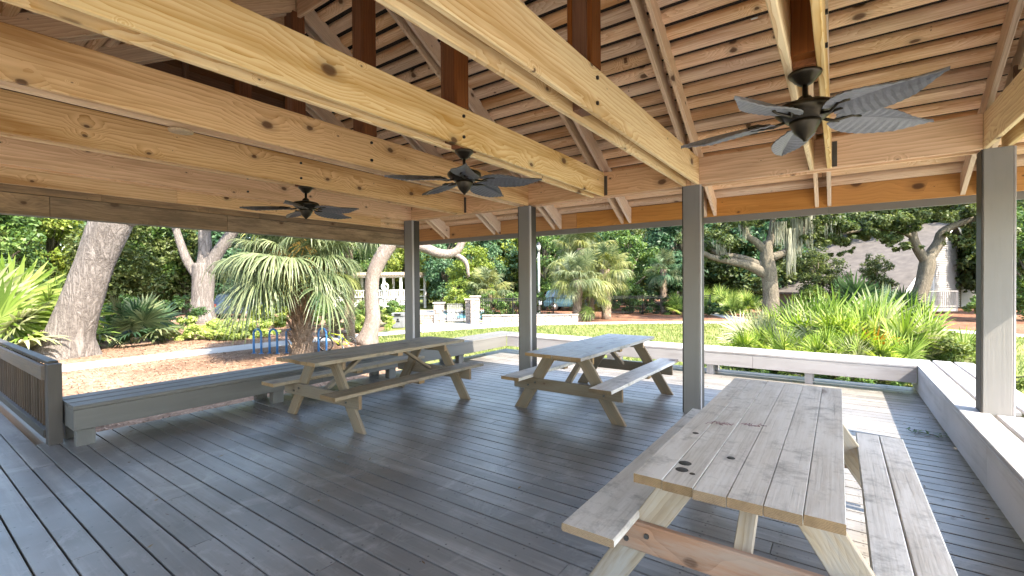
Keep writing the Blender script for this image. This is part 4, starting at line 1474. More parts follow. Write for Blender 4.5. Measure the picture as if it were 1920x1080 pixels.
# left palmettos by the oak
lg = 'broad-leaved palmettos at the far left'
for i, (x, y, s, n, m, lab) in enumerate([
        (-21.6, 1.9, 1.5, 24, [L_PMET, L_PMETP], 'tall bright fan palmetto left of the leaning oak'),
        (-22.6, 3.2, 1.55, 20, [L_PMET], 'bright fan palmetto directly behind the leaning oak'),
        (-20.2, .9, .8, 16, [L_PMET, L_MID], 'low bushy palmetto at the left edge of the picture'),
        (-22.8, 6.0, 1.15, 18, [L_PALM, L_PMETD], 'grey-green palmetto right of the leaning oak trunk')]):
    palmetto(lab, x, y, n, s, 260 + i, m, 'broad')
for i, (x, y, s) in enumerate([(-9.0, 32.5, .8), (-8.0, 35.5, .9), (-6.6, 36.0, .9), (-5.8, 34.2, .7), (-8.8, 37.2, 1.0), (-7.2, 38.4, 1.0), (-5.2, 36.8, .9)]):
    palmetto('sunlit green palmetto left of the mossy oak, beyond the branching path', x, y, 18, s, 280 + i, [L_PMET, L_MID], group='palmettos beyond the branching path')

shrub('lime_shrub', 'low pale lime-green shrub on the pine straw left of the bike hoops', L_LIME, 310, [(-22.0, 7.9, -.3, 1.0, 1.0, .62), (-21.1, 8.8, -.3, 1.0, 1.0, .62), (-20.6, 9.8, -.35, .9, .9, .55), (-22.8, 7.2, -.4, .7, .7, .5)], 11000, .085, 90, (-21.3, 8.5, GZ))
shrub('lime_shrub', 'bright yellow-green shrub between the drooping palm and the pale leaning trunk', L_LIME, 311, [(-18.6, 13.6, -.3, .9, .9, .5), (-18.0, 14.3, -.35, .7, .7, .45), (-19.6, 12.8, -.4, .6, .6, .4)], 3800, .08, 42, (-18.6, 13.6, GZ))
shrub('silver_shrub', 'small silvery grey shrub just above the bicycle', L_SILV, 312, [(-17.6, 11.6, .0, .6, .6, .48)], 1800, .06, 22, (-17.6, 11.6, GZ), 7)
shrub('leafy_shrub', 'dark green leafy shrub mass behind the bright yellow-green shrub', L_MID, 313, [(-21.5, 15.0, .1, 1.6, 1.4, .8), (-19.8, 16.2, .1, 1.2, 1.2, .75), (-23.5, 14.0, .1, 1.2, 1.2, .8)], 6500, .08, 70, (-21.5, 15.0, GZ))
shrub('hedge', 'dark clipped hedge between the leaning oak and the forked oak', L_HEDGE, 314, [(-26.0, 7.0, .1, 2.0, 1.2, .95), (-27.6, 9.0, .1, 1.6, 1.4, .95), (-25.0, 5.4, .0, 1.2, 1.2, .85)], 9500, .07, 110, (-26.0, 7.6, GZ), cat='hedge', hollow=.7)
shrub('leafy_shrub', 'tall yellow-green shrub behind the drooping palm, left side', L_YEL, 315, [(-24.5, 12.6, .2, 1.2, 1.2, 1.0), (-22.5, 11.2, .0, .9, .9, .7)], 4500, .08, 46, (-23.7, 12.0, GZ))
shrub('round_shrub', 'bright green shrub right of the pale leaning trunk, beside the grey bin', L_LIME, 316, [(-19.6, 16.2, -.05, .6, .6, .55)], 1900, .07, 24, (-19.6, 16.2, GZ))
shrub('yellow_shrub', 'yellow-green flowering shrub above the iron gate', L_YEL, 317, [(-19.6, 21.6, .6, 1.2, .8, .7)], 2600, .08, 30, (-19.6, 21.6, GZ))
shrub('hedge', 'fence-height green hedge behind the black railings right of the gate', L_MID, 318, [(-17.6, 22.3, .15, 1.1, .7, .9), (-16.3, 23.6, .15, 1.1, .7, .9), (-15.3, 24.6, .15, .9, .7, .9)], 6000, .07, 80, (-16.3, 23.6, GZ), cat='hedge', hollow=.7)
shrub('hedge', 'dark hedge along the black fence right of the palm cluster', L_HEDGE, 319, [(-12.0, 32.0, -.05, 1.6, .8, .75), (-10.3, 33.4, -.05, 1.6, .8, .75), (-8.6, 34.8, -.05, 1.5, .8, .75)], 7000, .075, 90, (-10.3, 33.4, GZ), cat='hedge', hollow=.7)
shrub('hedge', 'small dark clipped hedge beside the branching path', L_HEDGE, 320, [(-7.0, 32.2, -.25, .9, .6, .5)], 2600, .06, 34, (-7.0, 32.2, GZ), cat='hedge', hollow=.7)
shrub('yellow_shrub', 'yellow-green shrub under the house eave right of the mossy oak', L_YEL, 321, [(-1.4, 33.0, .5, 1.3, .9, .9), (.2, 33.8, .4, .9, .8, .7)], 4200, .075, 44, (-1.0, 33.2, GZ))
shrub('leafy_shrub', 'green bush against the white house wall at the right', L_MID, 322, [(6.6, 34.9, .1, .9, .7, .7)], 2500, .08, 28, (6.6, 34.9, GZ))

# ------------------------------------------------------------------ grass tufts on the lawn, litter on the pine straw
def inside(px, py, poly):
    c = False
    j = len(poly) - 1
    for i in range(len(poly)):
        xi, yi = poly[i]
        xj, yj = poly[j]
        if (yi > py) != (yj > py) and px < (xj - xi) * (py - yi) / (yj - yi) + xi:
            c = not c
        j = i
    return c


def scatter(name, label, cat, mat, poly, n, seed, l, w_, upw):
    rg = random.Random(seed)
    xs_, ys_ = [p[0] for p in poly], [p[1] for p in poly]
    V, F = [], []
    while len(F) < n:
        px, py = rg.uniform(min(xs_), max(xs_)), rg.uniform(min(ys_), max(ys_))
        if not inside(px, py, poly):
            continue
        a = rg.uniform(0, 6.28)
        ll = l * rg.uniform(.5, 1.4)
        c = Vector((px, py, GZ + .012))
        u_ = Vector((math.cos(a), math.sin(a), 0)) * ll
        s_ = Vector((-math.sin(a), math.cos(a), 0)) * w_
        z_ = Vector((0, 0, ll * upw * rg.uniform(.4, 1.2)))
        b = len(V)
        V += [c - s_, c + s_, c + s_ * .3 + u_ * .6 + z_, c - s_ * .3 + u_ * .6 + z_]
        F.append((b, b + 1, b + 2, b + 3))
    o = put(name, mesh_np(name, V, F, mat), None, Matrix.Identity(4), 'stuff')
    tag(o, label, cat)


scatter('grass', 'short grass tufts of the lawn behind the back bench', 'grass', leafmat('lawn_blade', [(.15, (.045, .08, .017)), (.5, (.125, .165, .04)), (.9, (.27, .27, .115))], .3, .7),
        [(-13.6, 11.2), (-6.6, 8.4), (-6.6, 9.4), (2.2, 9.4), (6, 12), (6, 26.2), (1, 27.9), (-3, 27.8), (-6.6, 26.0), (-10.2, 23.3), (-13.4, 20.2), (-15.8, 15), (-16.2, 12)], 30000, 1, .09, .016, 1.0)
scatter('pine_needles', 'loose pine straw and leaf litter on the left mulch bed', 'leaf litter', leafmat('straw', [(.15, (.04, .022, .014)), (.5, (.15, .09, .058)), (.9, (.31, .22, .16))], .1, .9),
        [(-16.9, -2), (-6.7, -2), (-6.7, 6.0), (-9.5, 8.0), (-13.2, 10.4), (-16.4, 10.8), (-17.0, 7)], 14000, 2, .10, .016, .25)
scatter('pine_needles', 'loose pine straw and leaf litter beyond the concrete path', 'leaf litter', bpy.data.materials['straw'],
        [(-18.7, -2), (-18.7, 6.6), (-18.5, 10.5), (-18.2, 13), (-21, 15), (-30, 16), (-30, -2)], 12000, 3, .11, .018, .25)

# ------------------------------------------------------------------ wood of trees behind everything
VAR = []
for i, (m, seed) in enumerate(((L_OAK, 401), (L_MID, 402), (L_BLUE, 403), (L_YEL, 404), (L_MID, 405), (L_BLUE, 406))):
    rgv = np.random.default_rng(seed)
    ells = [(0, 0, 5.2, 3.2, 3.2, 4.6), (rgv.uniform(-1.5, 1.5), rgv.uniform(-1.5, 1.5), 8.4, 2.4, 2.4, 2.6), (rgv.uniform(-2, 2), rgv.uniform(-2, 2), 2.6, 2.6, 2.6, 2.0)]
    me, cc = cloud_mesh('crown', m, seed, ells, 11000, .17, clumps=120, hollow=.5)
    rt_ = random.Random(seed)
    V, F = [], []
    specs = [([(0, 0, -.2), (.1, 0, 2), (.0, .15, 5), (.1, .1, 8.5)], [.32, .26, .18, .07])]
    for c in cc[:16]:
        z0 = max(1.0, c[2] * .55)
        specs.append(([(0, .05, z0), (c[0] * .5, c[1] * .5, (z0 + c[2]) / 2 + .2), tuple(c)], [.12, .08, .03]))
    for s in specs:
        v, f = tube_vf(s[0], s[1], 7, base=len(V))
        V += v
        F += f
    VAR.append((me, mesh_np('trunk', V, F, BARK_D, smooth=True)))
TONE = ['dull olive', 'mid-green', 'bluish-green', 'yellow-green']
KIND = [0, 1, 2, 3, 1, 2]
rgb = random.Random(9)


def wood_tree(x, y, v, s, rot):
    k = KIND[v]
    a = math.degrees(math.atan2(-x, y))
    d = math.hypot(x, y)
    sec = ('behind the white house', 'behind the mossy oak', 'behind the fence right of the palm cluster', 'behind the palm cluster', 'behind the gate and stone pillars', 'behind the drooping palm', 'behind the forked oak', 'behind the leaning oak at far left')[
        0 if a < -2 else 1 if a < 10 else 2 if a < 23 else 3 if a < 33 else 4 if a < 45 else 5 if a < 62 else 6 if a < 73 else 7]
    rowl = 'near' if d < 46 else 'middle' if d < 60 else 'far'
    lab = TONE[k] + ' tree, ' + rowl + ' row of wood ' + sec
    t = thing('woodland_tree', lab, 'tree', (x, y, GZ), lab)
    M = Matrix.Translation((x, y, GZ)) @ Matrix.Rotation(rot, 4, 'Z') @ Matrix.Diagonal((s, s, s * rgb.uniform(.9, 1.15), 1))
    put('crown', VAR[v][0], t, M)
    put('trunk', VAR[v][1], t, M)


# the wood stands in an arc from the left round to behind the house
arc = []
a = -14
while a < 96:
    d = 47 + rgb.uniform(-4, 5)
    if 4 > a:
        d = 54 + rgb.uniform(-3, 6)
    arc.append((a, d))
    a += 4.3
a = -16
while a < 98:
    arc.append((a, 66 + rgb.uniform(-4, 8)))
    a += 4.1
for a, d in arc:
    v = rgb.randrange(6)
    s = rgb.uniform(.85, 1.15) * (1.0 if d < 60 else 1.3)
    wood_tree(-math.sin(R(a)) * d, math.cos(R(a)) * d, v, s, rgb.uniform(0, 6.28))
# nearer trees that close the gaps
for x, y, v, s in [(-26, 33, 2, .75), (-20.5, 33.5, 1, .7), (-15.5, 36.5, 2, .85), (-10.5, 39, 2, .9), (-34.5, 30.5, 3, .7), (-36, 19, 1, .7), (-40, 9.5, 0, .85), (-38, 4, 1, .8), (-33, 1.0, 0, .75), (-31, -3.5, 1, .8),
                   (-23, 27, 3, .55), (-7.5, 42, 0, .95), (-3, 44, 0, .9), (-13, 34, 1, .6), (-42, 14.5, 0, .9), (12, 44, 0, .9), (-28.5, 29.5, 2, .8), (-37, 25.5, 1, .8)]:
    wood_tree(x, y, v, s, rgb.uniform(0, 6.28))

# leafy young trees that stand close in front of the low roof
for x, y, v, s in [(-1.0, 36.0, 0, .46), (2.0, 36.5, 0, .36), (8.6, 37.0, 1, .6), (3, 52, 1, 1.1), (8, 53, 0, 1.15), (12.5, 52, 1, 1.1)]:
    wood_tree(x, y, v, s, rgb.uniform(0, 6.28))

# unseen trees by the left walkway, added to block sky light
for k, (x, y, v, s) in enumerate([(-13.5, -5.5, 0, .62), (-17.5, -4.5, 1, .7), (-10.0, -9.0, 0, .7), (-15.0, -11.0, 4, .8), (-22.5, -7.0, 0, .8), (-7.0, -14.0, 1, .8), (-20, -14, 2, .9)]):
    t = thing('sky_block_tree', 'leafy tree added out of view to block sky light from the left', 'tree', (x, y, GZ), 'unseen trees added to block sky light')
    M = Matrix.Translation((x, y, GZ)) @ Matrix.Rotation(k * 1.3, 4, 'Z') @ Matrix.Diagonal((s, s, s, 1))
    put('crown', VAR[v][0], t, M)
    put('trunk', VAR[v][1], t, M)
# ------------------------------------------------------------------ man-made things in the grounds
UX, UY = Vector((.814, .58, 0)), Vector((-.58, .814, 0))


def quad_blocks(parent, p0, p1, thick, z0, courses, ch_, bl, mat, seed, name='stone_block'):
    """dry-laid blocks in courses between two plan points, each its own piece"""
    rg = random.Random(seed)
    p0, p1 = Vector((*p0, 0)), Vector((*p1, 0))
    d = (p1 - p0)
    L = d.length
    d.normalize()
    for c in range(courses):
        s = -(bl / 2 if c % 2 else 0)
        while s < L - .02:
            l = bl * rg.uniform(.8, 1.25)
            a, b = max(0, s), min(L, s + l)
            if b - a > .06:
                tw = thick * rg.uniform(.94, 1.06)
                z = z0 + c * ch_ + ch_ / 2
                key_l = round((b - a) / .05) * .05
                board(name, p0 + d * (a + .006) + Vector((0, 0, z)), p0 + d * (a + max(.05, min(key_l, b - a)) - .006) + Vector((0, 0, z)), round(tw, 2), ch_ - .012, mat, parent, ch=.012)
            s += l


w = thing('stone_wall', 'low stone retaining wall running right from the gate pillar to the palms', 'wall', (-14.3, 21.4, GZ))
quad_blocks(w, (-16.25, 19.95), (-11.95, 23.15), .34, GZ, 3, .15, .34, STONE, 1)
quad_blocks(w, (-16.27, 19.94), (-11.93, 23.16), .42, GZ + .455, 1, .07, .5, CAPST, 2, 'cap_stone')
w = thing('stone_wall', 'low stone wall left of the iron gate behind the grey bin', 'wall', (-20.0, 18.2, GZ))
quad_blocks(w, (-21.6, 17.1), (-18.95, 18.98), .34, GZ, 3, .15, .34, STONE, 3)
quad_blocks(w, (-21.6, 17.1), (-18.95, 18.98), .42, GZ + .455, 1, .07, .5, CAPST, 4, 'cap_stone')


def pillar(label, x, y, wd, h, seed):
    t = thing('gate_pillar', label, 'pillar', (x, y, GZ))
    n = int(h / .19)
    q = UX * wd / 2
    quad_blocks(t, (x - q.x, y - q.y), (x + q.x, y + q.y), wd, GZ, n, .19, wd * .62, STONE, seed)
    board('cap', Vector((x, y, GZ + n * .19 + .04)) - UX * (wd / 2 + .05), Vector((x, y, GZ + n * .19 + .04)) + UX * (wd / 2 + .05), wd + .1, .075, CAPST, t, ch=.01)
    return t


pillar('stone pillar at the right of the gate, where the low wall begins', -16.6, 19.75, .5, 1.62, 5)
pillar('stone pillar against the right-hand hinge side of the iron gate', -17.36, 20.1, .42, 1.5, 6)
pillar('broad stone pillar at the left side of the iron gate', -18.78, 19.1, .55, 1.3, 7)
g = thing('iron_gate', 'small iron gate with vertical bars between stone pillars', 'gate', (-18.07, 19.6, GZ))
ga, gb = Vector((-18.46, 19.33, 0)), Vector((-17.62, 19.93, 0))
for z in (GZ + .1, GZ + .62, GZ + 1.1):
    board('rail', ga + Vector((0, 0, z)), gb + Vector((0, 0, z)), .03, .04, IRON, g)
for i in range(10):
    p = ga.lerp(gb, i / 9)
    tk = .045 if i in (0, 9) else .022
    box('bar', (p.x - tk / 2, p.y - tk / 2, GZ + .06), (p.x + tk / 2, p.y + tk / 2, GZ + 1.14), IRON if i in (0, 9) else WHITEP, g, ch=.003)
sheet('pool_terrace', [(-19.6, 19.9), (-17.2, 21.4), (-24, 31), (-31, 27)], GZ + .016, CONC)
sheet('pool_water', [(-20.3, 22.3), (-18.9, 23.2), (-23, 29), (-26.5, 26.8)], GZ + .022, WATER)


def fence(label, p0, p1, h, seed=0):
    p0, p1 = Vector((*p0, 0)), Vector((*p1, 0))
    t = thing('iron_fence', label, 'fence', (p0.x, p0.y, GZ))
    d = p1 - p0
    L = d.length
    d.normalize()
    n = max(1, round(L / 2.2))
    for i in range(n + 1):
        p = p0 + d * (L * i / n)
        box('post', (p.x - .035, p.y - .035, GZ), (p.x + .035, p.y + .035, GZ + h + .08), IRON, t)
    for z in (GZ + .18, GZ + h - .12, GZ + h):
        board('rail', p0 + Vector((0, 0, z)), p1 + Vector((0, 0, z)), .03, .04, IRON, t)
    V, F = [], []
    k = int(L / .115)
    for i in range(1, k):
        p = p0 + d * (L * i / k) - p0
        b = len(V)
        for zz in (.08, h + .03):
            V += [p + Vector((-.01, -.01, zz)), p + Vector((.01, -.01, zz)), p + Vector((.01, .01, zz)), p + Vector((-.01, .01, zz))]
        F += [(b, b + 1, b + 5, b + 4), (b + 1, b + 2, b + 6, b + 5), (b + 2, b + 3, b + 7, b + 6), (b + 3, b, b + 4, b + 7)]
    put('pickets', mesh_np('pickets', V, F, IRON), t, Matrix.Translation((p0.x, p0.y, GZ)), 'stuff')


fence('black iron fence before the hedge right of the gate pillars', (-17.9, 20.9), (-14.4, 24.6), 1.35)
fence('black iron fence before the dark hedge right of the palm cluster', (-13.2, 30.2), (-7.4, 34.6), 1.3)
fence('black iron fence behind the shrubs left of the gate, below the white pavilion', (-29.5, 20.6), (-20.2, 18.6), 1.3)

# lamp post
t = thing('lamp_post', 'tall pale lamp post with lantern beside the second pavilion post', 'lamp post', (-16.50, 26.31, GZ))
lathe('base', [(.14, 0), (.14, .25), (.10, .32), (.08, .4)], WHITEP, t, (-16.50, 26.31, GZ), 14)
lathe('pole', [(.08, .4), (.075, 3.0), (.06, 4.35)], WHITEP, t, (-16.50, 26.31, GZ), 14)
lathe('collar', [(.11, 4.35), (.12, 4.38), (.07, 4.42), (.06, 4.46)], IRON, t, (-16.50, 26.31, GZ), 12)
lan = lathe('lantern_glass', [(.10, 4.46), (.17, 4.82)], simple('lantern_glass', (.5, .5, .46), .2), t, (-16.50, 26.31, GZ), 6)
lathe('lantern_cap', [(.20, 4.82), (.19, 4.85), (.10, 4.98), (.02, 5.06)], IRON, t, (-16.50, 26.31, GZ), 6)
box('meter_box', (-16.45, 26.15, .05), (-16.27, 26.27, .38), WHITEP, t)

# litter bin
t = thing('litter_bin', 'grey litter bin with hooded top beside the low wall', 'bin', (-18.64, 15.99, GZ))
Mb = Matrix.Translation((-18.64, 15.99, GZ)) @ Matrix.Rotation(R(35.5), 4, 'Z')
for nm, lo, hi, mt in (('body', (-.26, -.22, .02), (.26, .22, .62), TAUPEBIN), ('hood', (-.30, -.26, .63), (.30, .26, .80), TAUPEBIN), ('opening', (-.16, -.268, .66), (.16, -.262, .76), IRON), ('emblem', (-.09, -.228, .32), (.09, -.222, .38), IRON), ('emblem', (-.05, -.228, .40), (.05, -.222, .5), IRON)):
    lo, hi = Vector(lo), Vector(hi)
    me = beam_mesh(hi.x - lo.x, hi.y - lo.y, hi.z - lo.z, mt, .02 if nm in ('body', 'hood') else .002)
    put(nm, me, t, Mb @ Matrix.Translation((lo.x, (lo.y + hi.y) / 2, (lo.z + hi.z) / 2)))

# bike hoops
hoop_labels = ['leftmost of the blue bike hoops standing in the pine straw', 'second blue bike hoop from the left', 'third blue bike hoop, just left of the shaggy palm trunk', 'blue bike hoop right of the shaggy palm trunk, by the bicycle']
for (x, y), lab in zip(((-15.85, 7.53), (-15.42, 7.84), (-14.96, 8.17), (-14.22, 8.88)), hoop_labels):
    t = thing('bike_hoop', lab, 'bike rack', (x, y, GZ), 'blue bike hoops')
    d = Vector((math.cos(R(20)), math.sin(R(20)), 0)) * .155
    c = Vector((x, y, GZ))
    pts = [c - d + Vector((0, 0, -.02)), c - d + Vector((0, 0, .3)), c - d + Vector((0, 0, .66))]
    for k in range(1, 8):
        a = math.pi * k / 8
        pts.append(c - d * math.cos(a) + Vector((0, 0, .66 + .155 * math.sin(a))))
    pts += [c + d + Vector((0, 0, .66)), c + d + Vector((0, 0, .3)), c + d + Vector((0, 0, -.02))]
    tubes('hoop', [(pts, .035, 10)], BLUEP, t)
    for s in (-1, 1):
        lathe('foot_plate', [(.08, 0), (.08, .012), (.03, .02)], BLUEP, t, c + d * s + Vector((0, 0, .001)), 12)

# bicycle
t = thing('bicycle', 'lime-green bicycle parked by the last blue bike hoop', 'bicycle', (-13.95, 9.2, GZ))
bd = Vector((.86, .51, 0)).normalized()
fwc, rwc = Vector((-14.25, 9.02, GZ + .27)), Vector((-14.25, 9.02, GZ + .27)) + bd * .82


def wheel(c, nm):
    off = WM[t.name].translation
    tor = []
    for k in range(25):
        a = 2 * math.pi * k / 24
        tor.append(c + bd * (.25 * math.cos(a)) + Vector((0, 0, .25 * math.sin(a))))
    wh = tubes('tyre', [(tor, .022, 8)], RUBBER, t)
    tubes('rim', [([c + (p - c) * .91 for p in tor], .008, 6)], SPOKE, wh)
    sp = []
    for k in range(14):
        a = 2 * math.pi * k / 14
        sp.append(([c, c + bd * (.225 * math.cos(a)) + Vector((0, 0, .225 * math.sin(a)))], .003, 4))
    tubes('spokes', sp, SPOKE, wh)


wheel(fwc, 'front')
wheel(rwc, 'rear')
Z = Vector((0, 0, 1))
bb = fwc + bd * .46 + Z * .0
seat = bb + bd * .14 + Z * .36
head = fwc + bd * .14 + Z * .42
headb = fwc + bd * .10 + Z * .30
tubes('frame', [([headb, bb], .022, 8), ([head - Z * .05, seat - Z * .08], .018, 8), ([bb, seat], .018, 8), ([bb, rwc], .012, 8), ([seat - Z * .08, rwc], .012, 8), ([head, headb], .024, 8)], LIME, t)
tubes('fork', [([headb, fwc + bd * .03 + Z * .1, fwc], .016, 8)], LIME, t)
side = Vector((-bd.y, bd.x, 0))
tubes('handlebar', [([head, head + Z * .12, head + Z * .13 - bd * .03], .013, 8), ([head + Z * .13 - bd * .03 - side * .22 + bd * .08, head + Z * .13 - bd * .03, head + Z * .13 - bd * .03 + side * .22 + bd * .08], .013, 8)], RUBBER, t)
tubes('saddle', [([seat + Z * .02 - bd * .1, seat + Z * .05, seat + Z * .06 + bd * .13], [.025, .055, .08], 10)], RUBBER, t)
lathe('crank', [(.07, -.01), (.07, .01)], RUBBER, t, bb, 14, Matrix.Rotation(math.pi / 2, 4, side.cross(Z)))


# cars
def car(label, x, y, rot, mat):
    t = thing('parked_car', label, 'car', (x, y, GZ))
    M = Matrix.Translation((x, y, GZ)) @ Matrix.Rotation(rot, 4, 'Z')
    prof = [(-2.25, .35), (-2.28, .75), (-2.2, 1.0), (-1.95, 1.62), (-1.6, 1.72), (.2, 1.70), (.95, 1.12), (2.0, .98), (2.25, .75), (2.25, .35)]
    V, F = [], []
    for s, k in ((-1, .93), (1, .93)):
        for px, pz in prof:
            yy = .92 if pz < 1.1 else .92 - (pz - 1.1) * .28
            V.append((px, s * yy, pz))
    n = len(prof)
    F.append(tuple(range(n - 1, -1, -1)) if False else tuple(range(n)))
    F.append(tuple(range(2 * n - 1, n - 1, -1)))
    for i in range(n):
        F.append((i, i + n, (i + 1) % n + n, (i + 1) % n))
    me = mesh_np('body', V, F, mat)
    bm = bmesh.new(); bm.from_mesh(me)
    bmesh.ops.recalc_face_normals(bm, faces=bm.faces[:])
    bmesh.ops.bevel(bm, geom=bm.edges[:], offset=.05, segments=2, affect='EDGES')
    bm.to_mesh(me); bm.free()
    body = put('body', me, t, M)

    def pane(nm, pts, m):
        c = sum((Vector(p) for p in pts), Vector()) / len(pts)
        nrm = (Vector(pts[1]) - Vector(pts[0])).cross(Vector(pts[2]) - Vector(pts[0])).normalized()
        if nrm.dot(c - Vector((0, 0, .9))) < 0:
            nrm = -nrm
        a = [Vector(p) + nrm * .012 for p in pts]
        b = [Vector(p) - nrm * .02 for p in pts]
        k = len(pts)
        put(nm, mesh_np(nm, a + b, [tuple(range(k)), tuple(range(2 * k - 1, k - 1, -1))] + [(i, i + k, (i + 1) % k + k, (i + 1) % k) for i in range(k)], m), t, M)
    pane('rear_window', [(-2.16, -.72, 1.1), (-2.16, .72, 1.1), (-1.99, .64, 1.54), (-1.99, -.64, 1.54)], GLASSD)
    pane('windscreen', [(.88, -.74, 1.18), (.88, .74, 1.18), (.28, .66, 1.64), (.28, -.66, 1.64)], GLASSD)
    for s in (-1, 1):
        pane('side_window', [(-1.8, s * .91, 1.12), (-.75, s * .91, 1.12), (-.75, s * .785, 1.56), (-1.65, s * .785, 1.56)], GLASSD)
        pane('side_window', [(-.65, s * .91, 1.12), (.68, s * .91, 1.12), (.18, s * .785, 1.56), (-.65, s * .785, 1.56)], GLASSD)
        for wx in (-1.4, 1.4):
            wl = lathe('wheel', [(.30, -.1), (.34, -.07), (.34, .07), (.30, .1)], RUBBER, t, M @ Vector((wx, s * .86, .34)), 20, Matrix.Rotation(rot, 4, 'Z') @ Matrix.Rotation(math.pi / 2, 4, 'X'))
            lathe('rim', [(.2, -.11), (.21, .11)], SPOKE, wl, M @ Vector((wx, s * .86, .34)), 14, Matrix.Rotation(rot, 4, 'Z') @ Matrix.Rotation(math.pi / 2, 4, 'X'))
        pane('tail_light', [(-2.25, s * .62, .85), (-2.25, s * .86, .85), (-2.2, s * .86, 1.05), (-2.2, s * .62, 1.05)], REDTOY)


car('blue-grey car half hidden between the forked oak and the drooping palm', -34.6, 15.6, R(125), CARBLUE)
car('teal car glimpsed behind the lamp post and palm fronds', -17.6, 33.2, R(20), CARTEAL)

# white pool pavilion with brown slatted roof edge, far behind the drooping palm
pz = GZ
P0 = Vector((-35.9, 23.5, 0))
t = thing('pool_house', 'white posted pool shelter with brown slatted roof edge beyond the fence', 'shelter', (P0.x, P0.y, GZ))
LN = 7.4
for i in range(6):
    for dep in (0, 3.2):
        q = P0 + UX * (LN * i / 5) + UY * dep
        box('post', (q.x - .09, q.y - .09, GZ), (q.x + .09, q.y + .09, 2.1), WHITEP, t)
for dep in (0, 3.2):
    for z, hh in ((.98, .07), (.36, .07)):
        board('rail', P0 + UY * dep + Vector((0, 0, z)), P0 + UX * LN + UY * dep + Vector((0, 0, z)), .06, hh, WHITEP, t)
    board('beam', P0 + UY * dep - UX * .3 + Vector((0, 0, 2.2)), P0 + UX * (LN + .3) + UY * dep + Vector((0, 0, 2.2)), .14, .2, LEGWOOD, t)
for i in range(52):
    q = P0 + UX * (LN * (i + .5) / 52)
    box('baluster', (q.x - .02, q.y - .02, .40), (q.x + .02, q.y + .02, .95), WHITEP, t, ch=.003)
for i in range(30):
    q = P0 + UX * (LN * i / 29)
    board('roof_slat', q - UY * .5 + Vector((0, 0, 2.43)), q + UY * 3.7 + Vector((0, 0, 2.43)), .09, .26, LEGWOOD, t)
board('deck_edge', P0 + Vector((0, 0, -.1)), P0 + UX * LN + Vector((0, 0, -.1)), .1, .7, WHITEP, t)
t = thing('life_ring', 'white round life ring hung on the pool shelter railing', 'life ring', tuple(P0 + UX * 4.55 - UY * .12 + Vector((0, 0, 1.3))))
rc = P0 + UX * 4.55 - UY * .12 + Vector((0, 0, 1.3))
tubes('ring', [([rc + UX * (.27 * math.cos(2 * math.pi * k / 24)) + Vector((0, 0, .27 * math.sin(2 * math.pi * k / 24))) for k in range(25)], .075, 10)], WHITEP, t)

# ------------------------------------------------------------------ house on the right
CLAP = simple('white_clapboard', (.26, .256, .26), .55, vary=(.20, .197, .20), scale=3)
PORCHG = simple('grey_porch_paint', (.26, .25, .25), .6)


def ud(u, d, z):
    return Vector((u * .814 - d * .58, u * .58 + d * .814, z))


e1, e2 = Vector((.83, .55)), Vector((-.55, .83))
hs = thing('house', 'white clapboard house with weathered grey shingle roof behind the trees at right', 'house', tuple(ud(25.5, 30, GZ)))
O0 = ud(25.5, 30, GZ)


def hp(a, b, z):            # a along the gable wall, b along the eave, from the near corner
    return ud(25.5 + e1.x * a + e2.x * b, 30 + e1.y * a + e2.y * b, z) - O0


SPAN, ZE, ZRG = 10.8, .75, 5.9


def ztop(a):
    return ZE + (ZRG - ZE) * (a / SPAN if a <= SPAN else 2 - a / SPAN)


# gable wall: lapped boards cut to the gable outline
V, F = [], []
z = GZ
while z < ZRG - .1:
    zt = z + .17
    a0 = .35 if zt < ZE else .35 + (zt - ZE) / (ZRG - ZE) * SPAN
    a1 = 2 * SPAN - a0
    if a1 - a0 > .2:
        b = len(V)
        V += [hp(a0, .28, z), hp(a1, .28, z), hp(a1, .335, zt + .01), hp(a0, .335, zt + .01), hp(a0, .35, z), hp(a1, .35, z)]
        F += [(b, b + 1, b + 2, b + 3), (b + 4, b + 5, b + 1, b)]
    z = zt
put('clapboard_wall', mesh_np('clapboard_wall', V, F, CLAP), hs, Matrix.Translation(O0))
# other walls
V = [hp(.4, .36, GZ - GZ * 0), hp(.4, 9, GZ), hp(.4, 9, ZE), hp(.4, .36, ZE)]
put('wall', mesh_np('wall', V, [(0, 1, 2, 3)], CLAP), hs, Matrix.Translation(O0))
# roof slabs with thickness
for nm, (a0, a1) in (('roof', (-.5, SPAN)), ('roof', (2 * SPAN + .5, SPAN))):
    za = ZE - .24 if True else 0
    V = [hp(a0, -.25, za), hp(a0, 9.5, za), hp(a1, 9.5, ZRG + .05), hp(a1, -.25, ZRG + .05)]
    V += [v + Vector((0, 0, .16)) for v in V]
    put(nm, mesh_np(nm, V, [(3, 2, 1, 0), (4, 5, 6, 7), (0, 1, 5, 4), (1, 2, 6, 5), (2, 3, 7, 6), (3, 0, 4, 7)], SHINGLE), hs, Matrix.Translation(O0))
    # pale rake board along the gable edge
    p, q = hp(a0, -.29, za + .0) + O0, hp(a1, -.29, ZRG + .05) + O0
    board('rake_board', p, q, .04, .26, WHITEP, hs)
# corner boards and a dark window
for a in (.42, 7.6):
    p = hp(a, .30, GZ) + O0
    box('corner_board', (p.x - .07, p.y - .07, GZ), (p.x + .07, p.y + .07, ztop(a) - .1), WHITEP, hs)
p, q = hp(5.6, .29, .95) + O0, hp(6.5, .29, .95) + O0
wn_ = board('window', p, q, .05, 1.3, GLASSD, hs)
board('frame', hp(5.5, .27, .26) + O0, hp(6.6, .27, .26) + O0, .08, .09, WHITEP, wn_)
board('frame', hp(5.5, .27, 1.64) + O0, hp(6.6, .27, 1.64) + O0, .08, .09, WHITEP, wn_)
